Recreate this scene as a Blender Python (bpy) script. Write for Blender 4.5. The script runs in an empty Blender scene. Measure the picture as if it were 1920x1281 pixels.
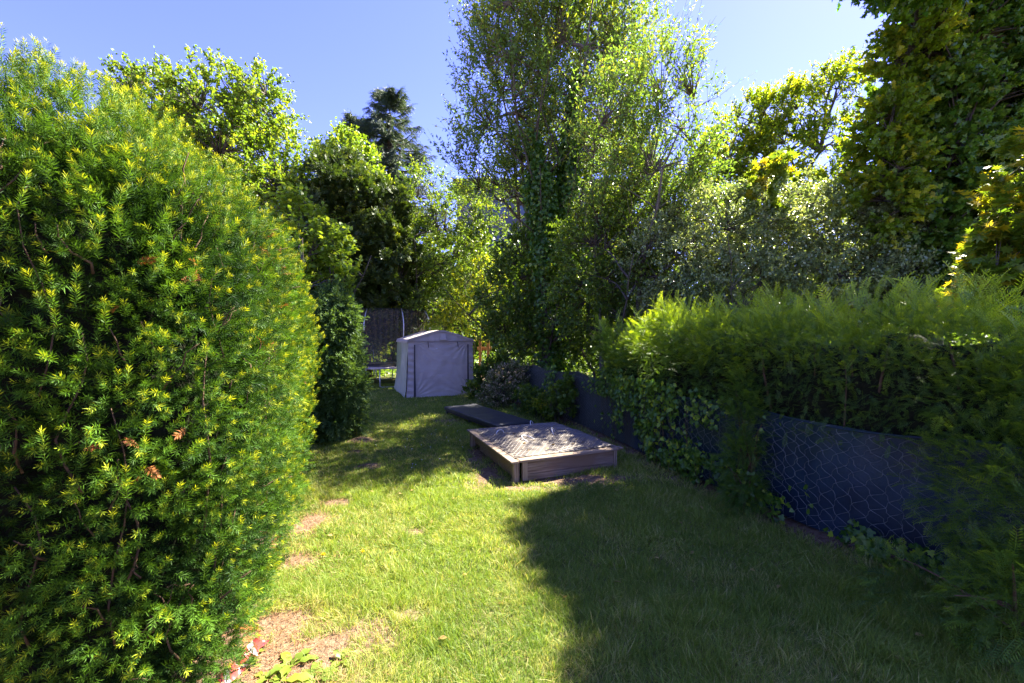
import bpy, math
import numpy as np
from mathutils import Vector

C = bpy.context.scene.collection
scene = bpy.context.scene
rad = math.radians

# ------------------------------------------------------------------ camera
CAM_H = 1.8; F = 800.0
cam = bpy.data.cameras.new('camera'); camo = bpy.data.objects.new('camera', cam); C.objects.link(camo)
camo.location = (0, 0, CAM_H); camo.rotation_euler = (rad(90), 0, 0)
cam.sensor_width = 36; cam.lens = 15.0; cam.shift_y = -0.0055
cam.clip_start = 0.05; cam.clip_end = 3000
scene.camera = camo

# ------------------------------------------------------------------ sky and sun
SUN_AZ = 53.0      # degrees to the right of straight ahead (+Y)
SUN_EL = 50.0
w = bpy.data.worlds.new('World'); scene.world = w; w.use_nodes = True
nt = w.node_tree; nt.nodes.clear()
sky = nt.nodes.new('ShaderNodeTexSky'); sky.sky_type = 'NISHITA'; sky.sun_disc = False
sky.sun_elevation = rad(SUN_EL); sky.sun_rotation = rad(SUN_AZ)
sky.air_density = 0.8; sky.dust_density = 0.15; sky.ozone_density = 4.0
tn = nt.nodes.new('ShaderNodeMix'); tn.data_type = 'RGBA'; tn.blend_type = 'MULTIPLY'
tn.inputs[0].default_value = 1.0; tn.inputs[7].default_value = (0.59, 0.465, 0.85, 1)
bg = nt.nodes.new('ShaderNodeBackground'); bg.inputs[1].default_value = 0.088
wo = nt.nodes.new('ShaderNodeOutputWorld')
nt.links.new(sky.outputs[0], tn.inputs[6]); nt.links.new(tn.outputs[2], bg.inputs[0]); nt.links.new(bg.outputs[0], wo.inputs[0])
sl = bpy.data.lights.new('sun', 'SUN'); sl.energy = 4.7; sl.angle = rad(0.5); sl.color = (1.0, 0.93, 0.80)
so = bpy.data.objects.new('sun', sl); C.objects.link(so)
sd = Vector((math.sin(rad(SUN_AZ))*math.cos(rad(SUN_EL)), math.cos(rad(SUN_AZ))*math.cos(rad(SUN_EL)), math.sin(rad(SUN_EL))))
so.rotation_euler = sd.to_track_quat('Z', 'Y').to_euler()
scene.view_settings.view_transform = 'Standard'; scene.view_settings.look = 'None'
scene.view_settings.exposure = 2.98; scene.view_settings.gamma = 1.0
scene.cycles.max_bounces = 10; scene.cycles.transmission_bounces = 8; scene.cycles.diffuse_bounces = 6; scene.cycles.transparent_max_bounces = 10

# ------------------------------------------------------------------ helpers
R = np.random.default_rng(7)
def at(px, py, D):                    # pixel of the 1920 wide photograph at distance D -> world point
    return np.array([(px-960)/F*D, D, CAM_H-(py-630)/F*D])
def norm(v): return v/np.maximum(np.linalg.norm(v, axis=-1, keepdims=True), 1e-9)
def rdir(n): return norm(R.normal(size=(n, 3)))
def hsh(ix, iy, iz, s):
    h = (ix.astype(np.int64)*374761393 + iy.astype(np.int64)*668265263 + iz.astype(np.int64)*2147483647 + s*974711) & 0xffffffff
    h = ((h ^ (h >> 13))*1274126177) & 0xffffffff
    return ((h ^ (h >> 16)) & 0xffff)/65535.0
def vn(p, s=0):                        # value noise 0..1 on (N,3)
    p = np.atleast_2d(np.asarray(p, float)); i = np.floor(p); f = p-i; f = f*f*(3-2*f); r = 0
    for a in (0, 1):
        for b in (0, 1):
            for c in (0, 1):
                wt = (f[:, 0] if a else 1-f[:, 0])*(f[:, 1] if b else 1-f[:, 1])*(f[:, 2] if c else 1-f[:, 2])
                r = r+wt*hsh(i[:, 0]+a, i[:, 1]+b, i[:, 2]+c, s)
    return r
def vn2(x, y, sc, s=0):
    x = np.ravel(x); y = np.ravel(y)
    return vn(np.stack([x*sc, y*sc, np.zeros_like(x)], 1), s)
def fbm(x, y, sc, s=0): return (vn2(x, y, sc, s)+.5*vn2(x, y, sc*2.1, s+1)+.25*vn2(x, y, sc*4.3, s+2))/1.75

class MB:
    """collects geometry (numpy batches) and links it as ONE mesh object"""
    def __init__(s): s.V = []; s.L = []; s.S = []; s.T = []; s.A = []; s.M = []; s.n = 0
    def inst(s, tv, tf, pos, Rm, sc, tint=None, age=None, mi=0):
        tv = np.asarray(tv, float); N = len(pos); T = len(tv)
        sc = np.broadcast_to(np.asarray(sc, float), (N,)) if np.ndim(sc) < 2 else np.asarray(sc)
        loc = tv[None]*(sc[:, None, None] if sc.ndim == 1 else sc[:, None, :])
        v = np.einsum('nij,ntj->nti', Rm, loc)+pos[:, None, :]
        s.raw(v.reshape(-1, 3), None, None, N, T, tf, tint, age, mi)
    def raw(s, v, L, S, N=1, T=0, tf=None, tint=None, age=None, mi=0):
        if tf is not None:
            l = np.concatenate([np.asarray(f) for f in tf]); z = np.array([len(f) for f in tf])
            L = (l[None]+(np.arange(N)*T)[:, None]).ravel(); S = np.tile(z, N)
        s.V.append(v); s.L.append(L+s.n); s.S.append(S); s.M.append(np.full(len(S), mi))
        m = len(v)
        t = np.full(m, .5) if tint is None else (np.repeat(np.asarray(tint, float), m//len(tint)) if np.ndim(tint) else np.full(m, float(tint)))
        a = np.zeros(m) if age is None else (np.ravel(age) if np.size(age) == m else np.repeat(np.ravel(age), m//np.size(age)))
        s.T.append(t); s.A.append(a); s.n += m
    def tubes(s, P, r, k=5, tint=.5, mi=0):      # P (N,S,3), r (N,S)
        P = np.asarray(P, float); r = np.asarray(r, float)
        if P.ndim == 2: P = P[None]; r = r[None]
        N, Sg, _ = P.shape
        d = norm(np.gradient(P, axis=1)); ref = np.where(np.abs(d[:, :1, 2:3]) > .9, np.array([1., 0, 0]), np.array([0, 0, 1.]))
        x = norm(np.cross(d, np.broadcast_to(ref, d.shape))); y = np.cross(d, x)
        a = np.arange(k)*2*math.pi/k
        v = P[:, :, None]+r[:, :, None, None]*(np.cos(a)[None, None, :, None]*x[:, :, None]+np.sin(a)[None, None, :, None]*y[:, :, None])
        tf = []
        for i in range(Sg-1):
            for j in range(k):
                tf.append((i*k+j, i*k+(j+1) % k, (i+1)*k+(j+1) % k, (i+1)*k+j))
        tf.append(tuple(range(k))[::-1]); tf.append(tuple((Sg-1)*k+j for j in range(k)))
        s.raw(v.reshape(-1, 3), None, None, N, Sg*k, tf, tint, None, mi)
    def box(s, c, size, M=None, bev=0.0, mi=0):
        M = np.eye(3) if M is None else np.asarray(M, float)
        h = np.array(size)/2.0; b = min(bev, h.min()*.9)
        if b > 0:
            vs = []
            for sx in (-1, 1):
                for sy in (-1, 1):
                    for sz in (-1, 1):
                        e = np.array([sx, sy, sz])
                        for ax in range(3):
                            q = h-b; q[ax] = h[ax]; vs.append(e*q)
            idx = lambda sx, sy, sz, ax: ((sx > 0)*4+(sy > 0)*2+(sz > 0))*3+ax
            tf = []
            for ax in range(3):
                o = [a for a in range(3) if a != ax]
                for sg in (-1, 1):
                    q = []
                    for (p1, p2) in ((-1, -1), (1, -1), (1, 1), (-1, 1)):
                        e = [0, 0, 0]; e[ax] = sg; e[o[0]] = p1; e[o[1]] = p2; q.append(idx(*e, ax))
                    flip = (sg > 0) != (ax != 1)
                    tf.append(tuple(q[::-1]) if flip else tuple(q))
            for ax in range(3):
                o = [a for a in range(3) if a != ax]
                for p1 in (-1, 1):
                    for p2 in (-1, 1):
                        e = [0, 0, 0]; e[o[0]] = p1; e[o[1]] = p2
                        e[ax] = -1; a1 = idx(*e, o[0]); a2 = idx(*e, o[1]); e[ax] = 1; a3 = idx(*e, o[1]); a4 = idx(*e, o[0])
                        tf.append((a1, a2, a3, a4))
            for sx in (-1, 1):
                for sy in (-1, 1):
                    for sz in (-1, 1): tf.append(tuple(idx(sx, sy, sz, a) for a in range(3)))
            v = np.array(vs)
        else:
            v = np.array([[sx, sy, sz] for sx in (-1, 1) for sy in (-1, 1) for sz in (-1, 1)])*h
            tf = [(0, 1, 3, 2), (4, 6, 7, 5), (0, 4, 5, 1), (2, 3, 7, 6), (0, 2, 6, 4), (1, 5, 7, 3)]
        s.raw(v@M.T+np.asarray(c), None, None, 1, len(v), tf, None, None, mi)
    def grid(s, P, closed_u=False, mi=0, age=None, tint=None):       # P (nu,nv,3)
        nu, nv, _ = P.shape; I = np.arange(nu*nv).reshape(nu, nv)
        if closed_u: I = np.concatenate([I, I[:1]], 0)
        q = np.stack([I[:-1, :-1], I[1:, :-1], I[1:, 1:], I[:-1, 1:]], -1).reshape(-1, 4)
        m = len(P.reshape(-1, 3))
        s.V.append(P.reshape(-1, 3)); s.L.append(q.ravel()+s.n); s.S.append(np.full(len(q), 4)); s.M.append(np.full(len(q), mi))
        s.T.append(np.full(m, .5) if tint is None else np.ravel(tint)); s.A.append(np.zeros(m) if age is None else np.ravel(age)); s.n += m
    def build(s, name, mat, parent=None, flat=False, origin=(0, 0, 0)):
        V = np.concatenate(s.V)-np.asarray(origin, float); L = np.concatenate(s.L); S = np.concatenate(s.S)
        me = bpy.data.meshes.new(name)
        me.vertices.add(len(V)); me.vertices.foreach_set('co', V.astype(np.float32).ravel())
        me.loops.add(len(L)); me.loops.foreach_set('vertex_index', L.astype(np.int32))
        st = np.concatenate([[0], np.cumsum(S)[:-1]])
        me.polygons.add(len(S)); me.polygons.foreach_set('loop_start', st.astype(np.int32)); me.polygons.foreach_set('loop_total', S.astype(np.int32))
        mats = mat if isinstance(mat, (list, tuple)) else [mat]
        for m in mats: me.materials.append(m)
        if len(mats) > 1: me.polygons.foreach_set('material_index', np.concatenate(s.M).astype(np.int32))
        for nm, arr in (('tint', s.T), ('age', s.A)):
            at_ = me.attributes.new(nm, 'FLOAT', 'POINT'); at_.data.foreach_set('value', np.concatenate(arr).astype(np.float32))
        me.update(calc_edges=True)
        if flat: me.shade_flat()
        o = bpy.data.objects.new(name, me); C.objects.link(o)
        if parent is not None: o.parent = parent
        o.location = origin
        return o
def tag(o, label=None, cat=None, group=None, kind=None):
    if label: o['label'] = label
    if cat: o['category'] = cat
    if group: o['group'] = group
    if kind: o['kind'] = kind
    return o
def thing(name, label, cat, loc=(0, 0, 0), group=None, rz=0):
    o = bpy.data.objects.new(name, None); C.objects.link(o); o.location = loc; o.rotation_euler = (0, 0, rz)
    o.empty_display_size = .2
    return tag(o, label, cat, group)
def copy_tree(o, parent=None):
    c = o.copy(); C.objects.link(c); c.parent = parent
    for ch in list(o.children): copy_tree(ch, c)
    return c
def frames(d, up):
    y = norm(d); x = np.cross(y, up); bad = np.linalg.norm(x, axis=1) < 1e-3; x[bad] = np.cross(y[bad], np.array([1., .3, 0])); x = norm(x)
    z = np.cross(x, y); return np.stack([x, y, z], -1)
def yaw(a): c, s = math.cos(a), math.sin(a); return np.array([[c, -s, 0], [s, c, 0], [0, 0, 1]])

# ------------------------------------------------------------------ materials
def nodes(name):
    m = bpy.data.materials.new(name); m.use_nodes = True; n = m.node_tree; n.nodes.clear(); return m, n
def new(n, t, **k):
    x = n.nodes.new(t)
    for a, b in k.items(): setattr(x, a, b)
    return x
def mix(n, fac, a, b, blend='MIX'):
    x = new(n, 'ShaderNodeMix', data_type='RGBA', blend_type=blend)
    for i, v in ((0, fac), (6, a), (7, b)):
        if hasattr(v, 'links') or hasattr(v, 'is_output'): n.links.new(v, x.inputs[i])
        elif i == 0: x.inputs[0].default_value = v
        else: x.inputs[i].default_value = (*v, 1)
    return x.outputs[2]
def leafmat(name, dark, light, fresh=None, trans=.4, rough=.45, spec=.5, tcol=(1.35, 1.2, .5)):
    m, n = nodes(name)
    t = new(n, 'ShaderNodeAttribute', attribute_name='tint'); a = new(n, 'ShaderNodeAttribute', attribute_name='age')
    c = mix(n, t.outputs['Fac'], dark, light)
    if fresh: c = mix(n, a.outputs['Fac'], c, fresh)
    p = new(n, 'ShaderNodeBsdfPrincipled'); n.links.new(c, p.inputs['Base Color'])
    p.inputs['Roughness'].default_value = rough; p.inputs['Specular IOR Level'].default_value = spec
    tr = new(n, 'ShaderNodeBsdfTranslucent'); n.links.new(mix(n, 1.0, c, tcol, 'MULTIPLY'), tr.inputs['Color'])
    ms = new(n, 'ShaderNodeMixShader'); ms.inputs[0].default_value = trans
    n.links.new(p.outputs[0], ms.inputs[1]); n.links.new(tr.outputs[0], ms.inputs[2])
    o = new(n, 'ShaderNodeOutputMaterial'); n.links.new(ms.outputs[0], o.inputs[0]); return m
def surf(name, c1, c2, scale=8, rough=.7, spec=.3, bump=0., bscale=None, stretch=(1, 1, 1), metal=0., detail=6, contrast=(.3, .7), c3=None):
    m, n = nodes(name)
    tc = new(n, 'ShaderNodeTexCoord'); mp = new(n, 'ShaderNodeMapping'); mp.inputs['Scale'].default_value = stretch
    n.links.new(tc.outputs['Object'], mp.inputs[0])
    ns = new(n, 'ShaderNodeTexNoise'); ns.inputs['Scale'].default_value = scale; ns.inputs['Detail'].default_value = detail
    n.links.new(mp.outputs[0], ns.inputs['Vector'])
    r = new(n, 'ShaderNodeValToRGB'); r.color_ramp.elements[0].position = contrast[0]; r.color_ramp.elements[1].position = contrast[1]
    r.color_ramp.elements[0].color = (*c1, 1); r.color_ramp.elements[1].color = (*c2, 1)
    n.links.new(ns.outputs['Fac'], r.inputs[0]); col = r.outputs[0]
    if c3:
        n2 = new(n, 'ShaderNodeTexNoise'); n2.inputs['Scale'].default_value = scale*.17; n2.inputs['Detail'].default_value = 3
        n.links.new(tc.outputs['Object'], n2.inputs['Vector'])
        r2 = new(n, 'ShaderNodeValToRGB'); r2.color_ramp.elements[0].position = .48; r2.color_ramp.elements[1].position = .62
        n.links.new(n2.outputs['Fac'], r2.inputs[0]); col = mix(n, r2.outputs[0], col, c3)
    p = new(n, 'ShaderNodeBsdfPrincipled'); n.links.new(col, p.inputs['Base Color'])
    p.inputs['Roughness'].default_value = rough; p.inputs['Specular IOR Level'].default_value = spec; p.inputs['Metallic'].default_value = metal
    if bump:
        b = new(n, 'ShaderNodeBump'); b.inputs['Strength'].default_value = 1; b.inputs['Distance'].default_value = bump
        nb = new(n, 'ShaderNodeTexNoise'); nb.inputs['Scale'].default_value = bscale or scale*2; nb.inputs['Detail'].default_value = 5
        n.links.new(mp.outputs[0], nb.inputs['Vector']); n.links.new(nb.outputs['Fac'], b.inputs['Height']); n.links.new(b.outputs[0], p.inputs['Normal'])
    o = new(n, 'ShaderNodeOutputMaterial'); n.links.new(p.outputs[0], o.inputs[0]); return m

BARK = surf('bark', (.035, .028, .02), (.10, .085, .065), 14, .9, .2, .01, 30, (1, 1, .25))
BARKL = surf('bark_pale', (.07, .06, .04), (.16, .14, .10), 14, .9, .2, .01, 30, (1, 1, .25))
TWIG = surf('twig_brown', (.05, .03, .018), (.13, .08, .045), 30, .85, .2)
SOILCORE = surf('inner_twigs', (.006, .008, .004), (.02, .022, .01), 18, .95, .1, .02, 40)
YEW = leafmat('yew_needles', (.018, .050, .009), (.085, .185, .014), (.46, .50, .02), .36, .55, .14)
YEWDRY = leafmat('dry_needles', (.20, .06, .015), (.34, .13, .03), None, .2, .6, .3)
FERN = leafmat('fresh_yew_shoots', (.045, .11, .018), (.13, .25, .02), (.50, .64, .02), .44, .42, .4)
CYPR = leafmat('cypress_sprays', (.04, .09, .025), (.10, .18, .04), (.20, .28, .06), .35, .6, .3)
WALNUT = leafmat('walnut_leaves', (.09, .18, .014), (.20, .32, .025), (.30, .36, .03), .55, .4, .45)
WILLOW = leafmat('willow_leaves', (.075, .16, .03), (.18, .31, .05), (.40, .42, .03), .54, .4, .45)
LIME = leafmat('lime_leaves', (.09, .18, .012), (.25, .36, .02), (.46, .44, .02), .58, .42, .4)
HAZEL = leafmat('hazel_leaves', (.10, .19, .02), (.22, .34, .035), (.34, .42, .04), .5, .4, .45)
DARKC = leafmat('dark_conifer', (.02, .045, .008), (.07, .12, .015), (.22, .27, .02), .35, .5, .4)
SPRUCE = leafmat('spruce_needles', (.035, .065, .04), (.075, .12, .06), None, .3, .5, .3)
SHADEL = leafmat('understorey_leaves', (.055, .12, .016), (.15, .25, .026), (.28, .36, .02), .52, .4, .5)
GLOSS = leafmat('glossy_leaves', (.10, .17, .05), (.27, .36, .15), (.42, .47, .18), .42, .34, 1.0)
IVY = leafmat('ivy_leaves', (.045, .13, .016), (.16, .29, .03), (.30, .42, .03), .48, .34, .5)
MAPLE = leafmat('maple_leaves', (.08, .16, .015), (.22, .30, .02), (.65, .48, .02), .55, .4, .4)
SPIR = leafmat('spiraea_leaves', (.07, .11, .025), (.19, .22, .08), (.60, .48, .34), .3, .6, .3)
WEED = leafmat('weed_leaves', (.08, .14, .02), (.2, .27, .03), (.32, .36, .05), .45, .45, .4)
GRASS = leafmat('grass_blades', (.11, .195, .024), (.29, .375, .055), (.50, .45, .17), .45, .5, .3, (1.3, 1.2, .55))

# ------------------------------------------------------------------ leaf templates  (y = along the leaf, z = its normal)
def leaf2(wd=.28, fold=.10, curl=-.08): return ([(0, 0, 0), (-wd, .45, fold), (0, 1, curl), (wd, .45, fold)], [(0, 2, 1), (0, 3, 2)])
def leaf4(wd=.3, fold=.08, curl=-.12):
    return ([(0, 0, 0), (-wd, .35, fold), (-wd*.75, .7, fold*.8), (0, 1, curl), (wd*.75, .7, fold*.8), (wd, .35, fold), (0, .5, 0)],
            [(0, 6, 2, 1), (6, 3, 2), (0, 5, 4, 6), (6, 4, 3)])
def lobed(pts):   # polygon outline with a slightly sunk midrib, right half mirrored
    half = pts; v = [(0, .12, 0)]+[(x, y, .06*abs(x)*4) for x, y in half]+[(0, 1, -.08)]+[(-x, y, .06*abs(x)*4) for x, y in half[::-1]]+[(0, 0, 0)]
    n = len(v); f = [(0, i, i+1) for i in range(1, n-1)]+[(0, n-1, 1)]; return (v, f)
IVYL = lobed([(.3, -.08), (.5, .12), (.28, .3), (.46, .55), (.2, .6)])
MAPL = lobed([(.12, .05), (.52, -.05), (.28, .2), (.75, .42), (.27, .42), (.48, .85), (.12, .6)])
def needle_shoot(n, L, nl, wd, flat=0., tipage=.35, seed=0, droop=0.):
    """short shoot along +y with n needles; returns verts, faces, age per vertex"""
    rg = np.random.default_rng(seed); v = []; f = []; ag = []
    for i in range(n):
        t = (i+.5)/n; ph = i*2.4+rg.random()*.6
        if flat: ph = (0 if i % 2 else math.pi)+rg.normal()*.35*(1-flat)+rg.normal()*.12
        out = np.array([math.cos(ph), 0, math.sin(ph)]); al = np.array([0, 1, 0])
        k = .45+.9*t; d = out*1.0+al*k; d /= np.linalg.norm(d)
        base = np.array([0, t*L, -droop*t*t*L]); ln = nl*(1-.35*t**3)*(.8+.4*rg.random())*(.75+.25*min(1, 4*t))
        side = np.cross(d, np.array([0, 0, 1.])+rg.normal(size=3)*.3); side /= np.linalg.norm(side)
        b = len(v); v += [base, base+d*ln*.5+side*wd, base+d*ln, base+d*ln*.5-side*wd]; f.append((b, b+1, b+2, b+3))
        a = max(0, (t-(1-tipage))/max(tipage, .01)); ag += [a*.8, a, min(1, a*1.1), a]
    b = len(v); r = wd*.8; e = np.array([0, L, -droop*L])
    v += [np.array([-r, 0, 0]), np.array([r, 0, 0]), e, np.array([0, 0, r])]; f += [(b, b+1, b+2), (b, b+2, b+3)]; ag += [0, 0, .5, 0]
    return np.array(v), f, np.array(ag)
def frond(n, L, nl, wd, seed=0, arch=.25):       # long two-ranked arching shoot
    rg = np.random.default_rng(seed); v = []; f = []; ag = []
    cen = lambda t: np.array([0, t*L*(1-.1*t), -arch*L*t*t])
    for i in range(n):
        t = .06+.94*(i+.5)/n
        for sgn in (-1, 1):
            c = cen(t); ln = nl*math.sin(math.pi*min(1, .25+.75*(1-t)))**.6*(.85+.3*rg.random())*(1.0 if t < .8 else .75)
            d = np.array([sgn, .55+.5*t, .15-.3*t+rg.normal()*.12]); d /= np.linalg.norm(d); s = np.array([-.5*sgn, 1, 0])*wd
            b = len(v); v += [c, c+d*ln*.5+s, c+d*ln, c+d*ln*.5-s]; f.append((b, b+1, b+2, b+3)); ag += [t*.9]*4
    b = len(v); a0, a1, a2 = cen(0), cen(.5), cen(1); s = np.array([wd*.6, 0, 0])
    v += [a0-s, a0+s, a1-s, a1+s, a2]; f += [(b, b+1, b+3, b+2), (b+2, b+3, b+4)]; ag += [0, 0, .5, .5, 1]
    return np.array(v), f, np.array(ag)
def spray(n, L, seed=0, droop=.35, wd=.012):     # feathery cypress spray: strip-like sub twigs
    rg = np.random.default_rng(seed); v = []; f = []; ag = []
    for i in range(n):
        t = (i+1)/n; c = np.array([0, t*L*.8, -droop*L*t*t]); sg = 1 if i % 2 else -1
        d = np.array([sg*(.9-.6*t)+rg.normal()*.15, .8, -.25+rg.normal()*.25]); d /= np.linalg.norm(d); ln = L*(.45-.2*t)*(.7+.6*rg.random())
        s = np.cross(d, rg.normal(size=3)); s = s/np.linalg.norm(s)*wd*L*4
        b = len(v); v += [c-s*.3, c+d*ln*.5-s, c+d*ln-np.array([0, 0, .12*ln]), c+d*ln*.5+s]; f.append((b, b+1, b+2, b+3)); ag += [t*.3, t*.6, t, t*.6]
    return np.array(v), f, np.array(ag)
def scatter_t(mb, temps, pos, d, up, sc, tint, mi=0, agek=None):
    which = R.integers(0, len(temps), len(pos)); Rm = frames(d, up)
    for k, (tv, tf, ta) in enumerate(temps):
        m = which == k
        if m.any():
            ak = 1.0 if agek is None else agek[m][:, None]
            mb.inst(tv, tf, pos[m], Rm[m], np.asarray(sc)[m], tint[m], np.clip(np.tile(ta, (m.sum(), 1))*ak, 0, 1), mi)

# ------------------------------------------------------------------ layout lines
FENCE = np.array([(4.6, .6), (4.15, 1.4), (3.6, 2.35), (3.06, 3.31), (2.77, 3.9), (2.52, 4.6), (2.32, 5.2), (2.12, 5.9), (1.77, 7.3), (1.1, 9.3), (.28, 11.2), (-.55, 12.9), (-1.2, 14.2)])
fs = np.concatenate([[0], np.cumsum(np.linalg.norm(np.diff(FENCE, axis=0), axis=1))])
def fence_x(D): return np.interp(D, FENCE[:, 1], FENCE[:, 0])
def fence_pt(s): return np.stack([np.interp(s, fs, FENCE[:, 0]), np.interp(s, fs, FENCE[:, 1])], -1)
def fence_n(s):                        # normal on the lawn side
    d = norm(fence_pt(np.asarray(s)+.15)-fence_pt(np.asarray(s)-.15)); return np.stack([-d[..., 1], d[..., 0]], -1)
def hedge_x(D): return -.51-.414*np.asarray(D)
U = np.array([.924, .383, 0]); Vv = np.array([-.383, .924, 0]); LOC = np.stack([U, Vv, [0, 0, 1.]], 1); YAW = math.atan2(.383, .924)

# ------------------------------------------------------------------ ground
PATCH = [(-1.05, 2.52, .34, .2), (-1.45, 2.3, .5, .3), (-1.42, 2.7, .2, .12), (-.62, 2.75, .12, .06), (-1.75, 3.4, .16, .14), (-1.95, 4.1, .14, .2), (-2.59, 7.27, .24, .2),
         (-1.99, 5.9, .14, .1), (-1.35, 9.0, .25, .16), (-.32, 5.55, .16, .5), (-.5, 6.3, .12, .5), (.2, 5.02, .35, .10), (.8, 5.3, .7, .12), (1.0, 5.38, .4, .12), (-.15, 9.4, .2, .1), (-1.9, 4.6, .12, .08), (-.9, 3.9, .08, .05), (-2.4, 6.6, .1, .06)]
def bare(x, y):
    x = np.ravel(x); y = np.ravel(y); b = np.zeros_like(x)
    n = fbm(x, y, 5.0, 3)-.5; n2 = fbm(x, y, 17., 9)-.5
    for px, py, rx, ry in PATCH:
        b = np.maximum(b, 1.25-np.sqrt(((x-px)/rx)**2+((y-py)/ry)**2)*.75+n*1.2+n2*.7)
    b = np.maximum(b, (.55-(x-hedge_x(y))/.34+n*1.6)*(y < 6.6)+(-9)*(y >= 6.6))
    b = np.maximum(b, (1.05-np.abs(fence_x(y)-x)/.36+n*1.2))
    return np.clip(b, 0, 1)
def gz(x, y):
    x = np.ravel(x); y = np.ravel(y); z = (fbm(x, y, .9, 21)-.5)*.05+(fbm(x, y, 4.5, 22)-.5)*.02
    z = z+.075*np.exp(-(((x+2.59)/.17)**2+((y-7.27)/.15)**2))+.03*np.exp(-(((x+1.99)/.12)**2+((y-5.9)/.1)**2))
    far = np.clip((np.hypot(x, y-6)-14)/30, 0, 1); return z*(1-far)
def warp(n, lo, hi, a, b):             # dense between a and b, stretching out to lo, hi
    i = np.arange(a, b, n); k = 34; o = np.geomspace(n, hi-b, k); q = np.geomspace(n, a-lo, k); return np.concatenate([(a-q)[::-1], i, b+o-n*0])
gx = warp(.05, -900, 900, -5.5, 5.0); gy = warp(.05, -500, 1800, 0.2, 16)
GX, GY = np.meshgrid(gx, gy, indexing='ij'); g = MB()
GZ = gz(GX, GY).reshape(GX.shape)
g.grid(np.stack([GX, GY, GZ], -1), tint=fbm(GX, GY, 1.1, 5), age=bare(GX, GY))
m, n = nodes('ground_soil')
tc = new(n, 'ShaderNodeTexCoord')
def nz(sc, det=6):
    q = new(n, 'ShaderNodeTexNoise'); q.inputs['Scale'].default_value = sc; q.inputs['Detail'].default_value = det; n.links.new(tc.outputs['Object'], q.inputs['Vector']); return q.outputs['Fac']
def rmp(f, a, b):
    q = new(n, 'ShaderNodeMapRange'); q.inputs[1].default_value = a; q.inputs[2].default_value = b; n.links.new(f, q.inputs[0]); return q.outputs[0]
turf = mix(n, rmp(nz(40), .35, .65), (.055, .075, .018), (.12, .13, .035))
turf = mix(n, rmp(nz(1.3, 3), .4, .7), turf, (.15, .13, .05))
soil = mix(n, rmp(nz(22), .35, .65), (.08, .058, .036), (.20, .15, .10)); soil = mix(n, rmp(nz(160), .5, .62), soil, (.16, .07, .03))
at_ = new(n, 'ShaderNodeAttribute', attribute_name='age')
col = mix(n, rmp(at_.outputs['Fac'], .25, .6), turf, soil)
p = new(n, 'ShaderNodeBsdfPrincipled'); p.inputs['Roughness'].default_value = .95; p.inputs['Specular IOR Level'].default_value = .15; n.links.new(col, p.inputs['Base Color'])
bp = new(n, 'ShaderNodeBump'); bp.inputs['Strength'].default_value = 1; bp.inputs['Distance'].default_value = .02; n.links.new(nz(60), bp.inputs['Height']); n.links.new(bp.outputs[0], p.inputs['Normal'])
o = new(n, 'ShaderNodeOutputMaterial'); n.links.new(p.outputs[0], o.inputs[0])
tag(g.build('ground', m), 'uneven lawn ground of turf and bare reddish soil', kind='structure')

# ------------------------------------------------------------------ grass (stuff)
def blade(bend):
    return ([(-.5, 0, 0), (.5, 0, 0), (-.42, .4, .06*bend), (.42, .4, .06*bend), (-.25, .75, .28*bend), (.25, .75, .28*bend), (0, 1, .62*bend)], [(0, 1, 3, 2), (2, 3, 5, 4), (4, 5, 6)])
gb = MB()
def grass_band(D0, D1, dens, hgt, wid):
    A = (D1-D0)*(D0+D1)*.5*2.02; N = int(A*dens)
    y = np.sqrt(R.random(N)*(D1**2-D0**2)+D0**2); x = (R.random(N)*2.02-.77)*y
    b = bare(x, y); cl = fbm(x, y, 6., 31); c2 = fbm(x, y, 1.2, 41)
    keep = (x > hedge_x(y)-.1) & (x < fence_x(y)+.03) & (R.random(N) > b*1.25-.12) & (R.random(N) < .45+1.1*cl)
    x, y, cl, c2, b = x[keep], y[keep], cl[keep], c2[keep], b[keep]; N = len(x)
    P = np.stack([x, y, gz(x, y)-.004], 1)
    la = fbm(x, y, 3.3, 51)*14; lean = np.stack([np.cos(la), np.sin(la), np.zeros(N)], 1)*(.25+.35*vn2(x, y, 2.5, 61))[:, None]
    d = norm(np.array([0, 0, 1.])+lean+R.normal(size=(N, 3))*np.array([.33, .33, .1])); up = rdir(N)
    L = hgt*(.5+.7*R.random(N))*(.6+.9*c2)*(1+.8*(cl > .62)*R.random(N)); W = wid*(.7+.6*R.random(N))
    tint = np.clip(.1+.8*c2+R.normal(size=N)*.22-.15, 0, 1); age = np.clip((R.random(N) < .10+.25*(b > .1)+.22*(fbm(x, y, 2.2, 77) > .56))*(.4+.6*R.random(N)), 0, 1)
    k = R.integers(0, 3, N)
    for i, bd in enumerate((.3, 1.0, 1.8)):
        q = k == i; tv, tf = blade(bd); gb.inst(tv, tf, P[q], frames(d, up)[q], np.stack([W, L, L], 1)[q], tint[q], age[q])
grass_band(1.9, 3.2, 21000, .056, .0030)
grass_band(3.2, 5.0, 13000, .050, .0042)
grass_band(5.0, 8.5, 5200, .044, .0070)
grass_band(8.5, 16., 1700, .05, .012)
tag(gb.build('grass', GRASS), 'short soft lawn grass, lime green in sun and straw coloured near the hedge', 'grass', kind='stuff')

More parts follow.
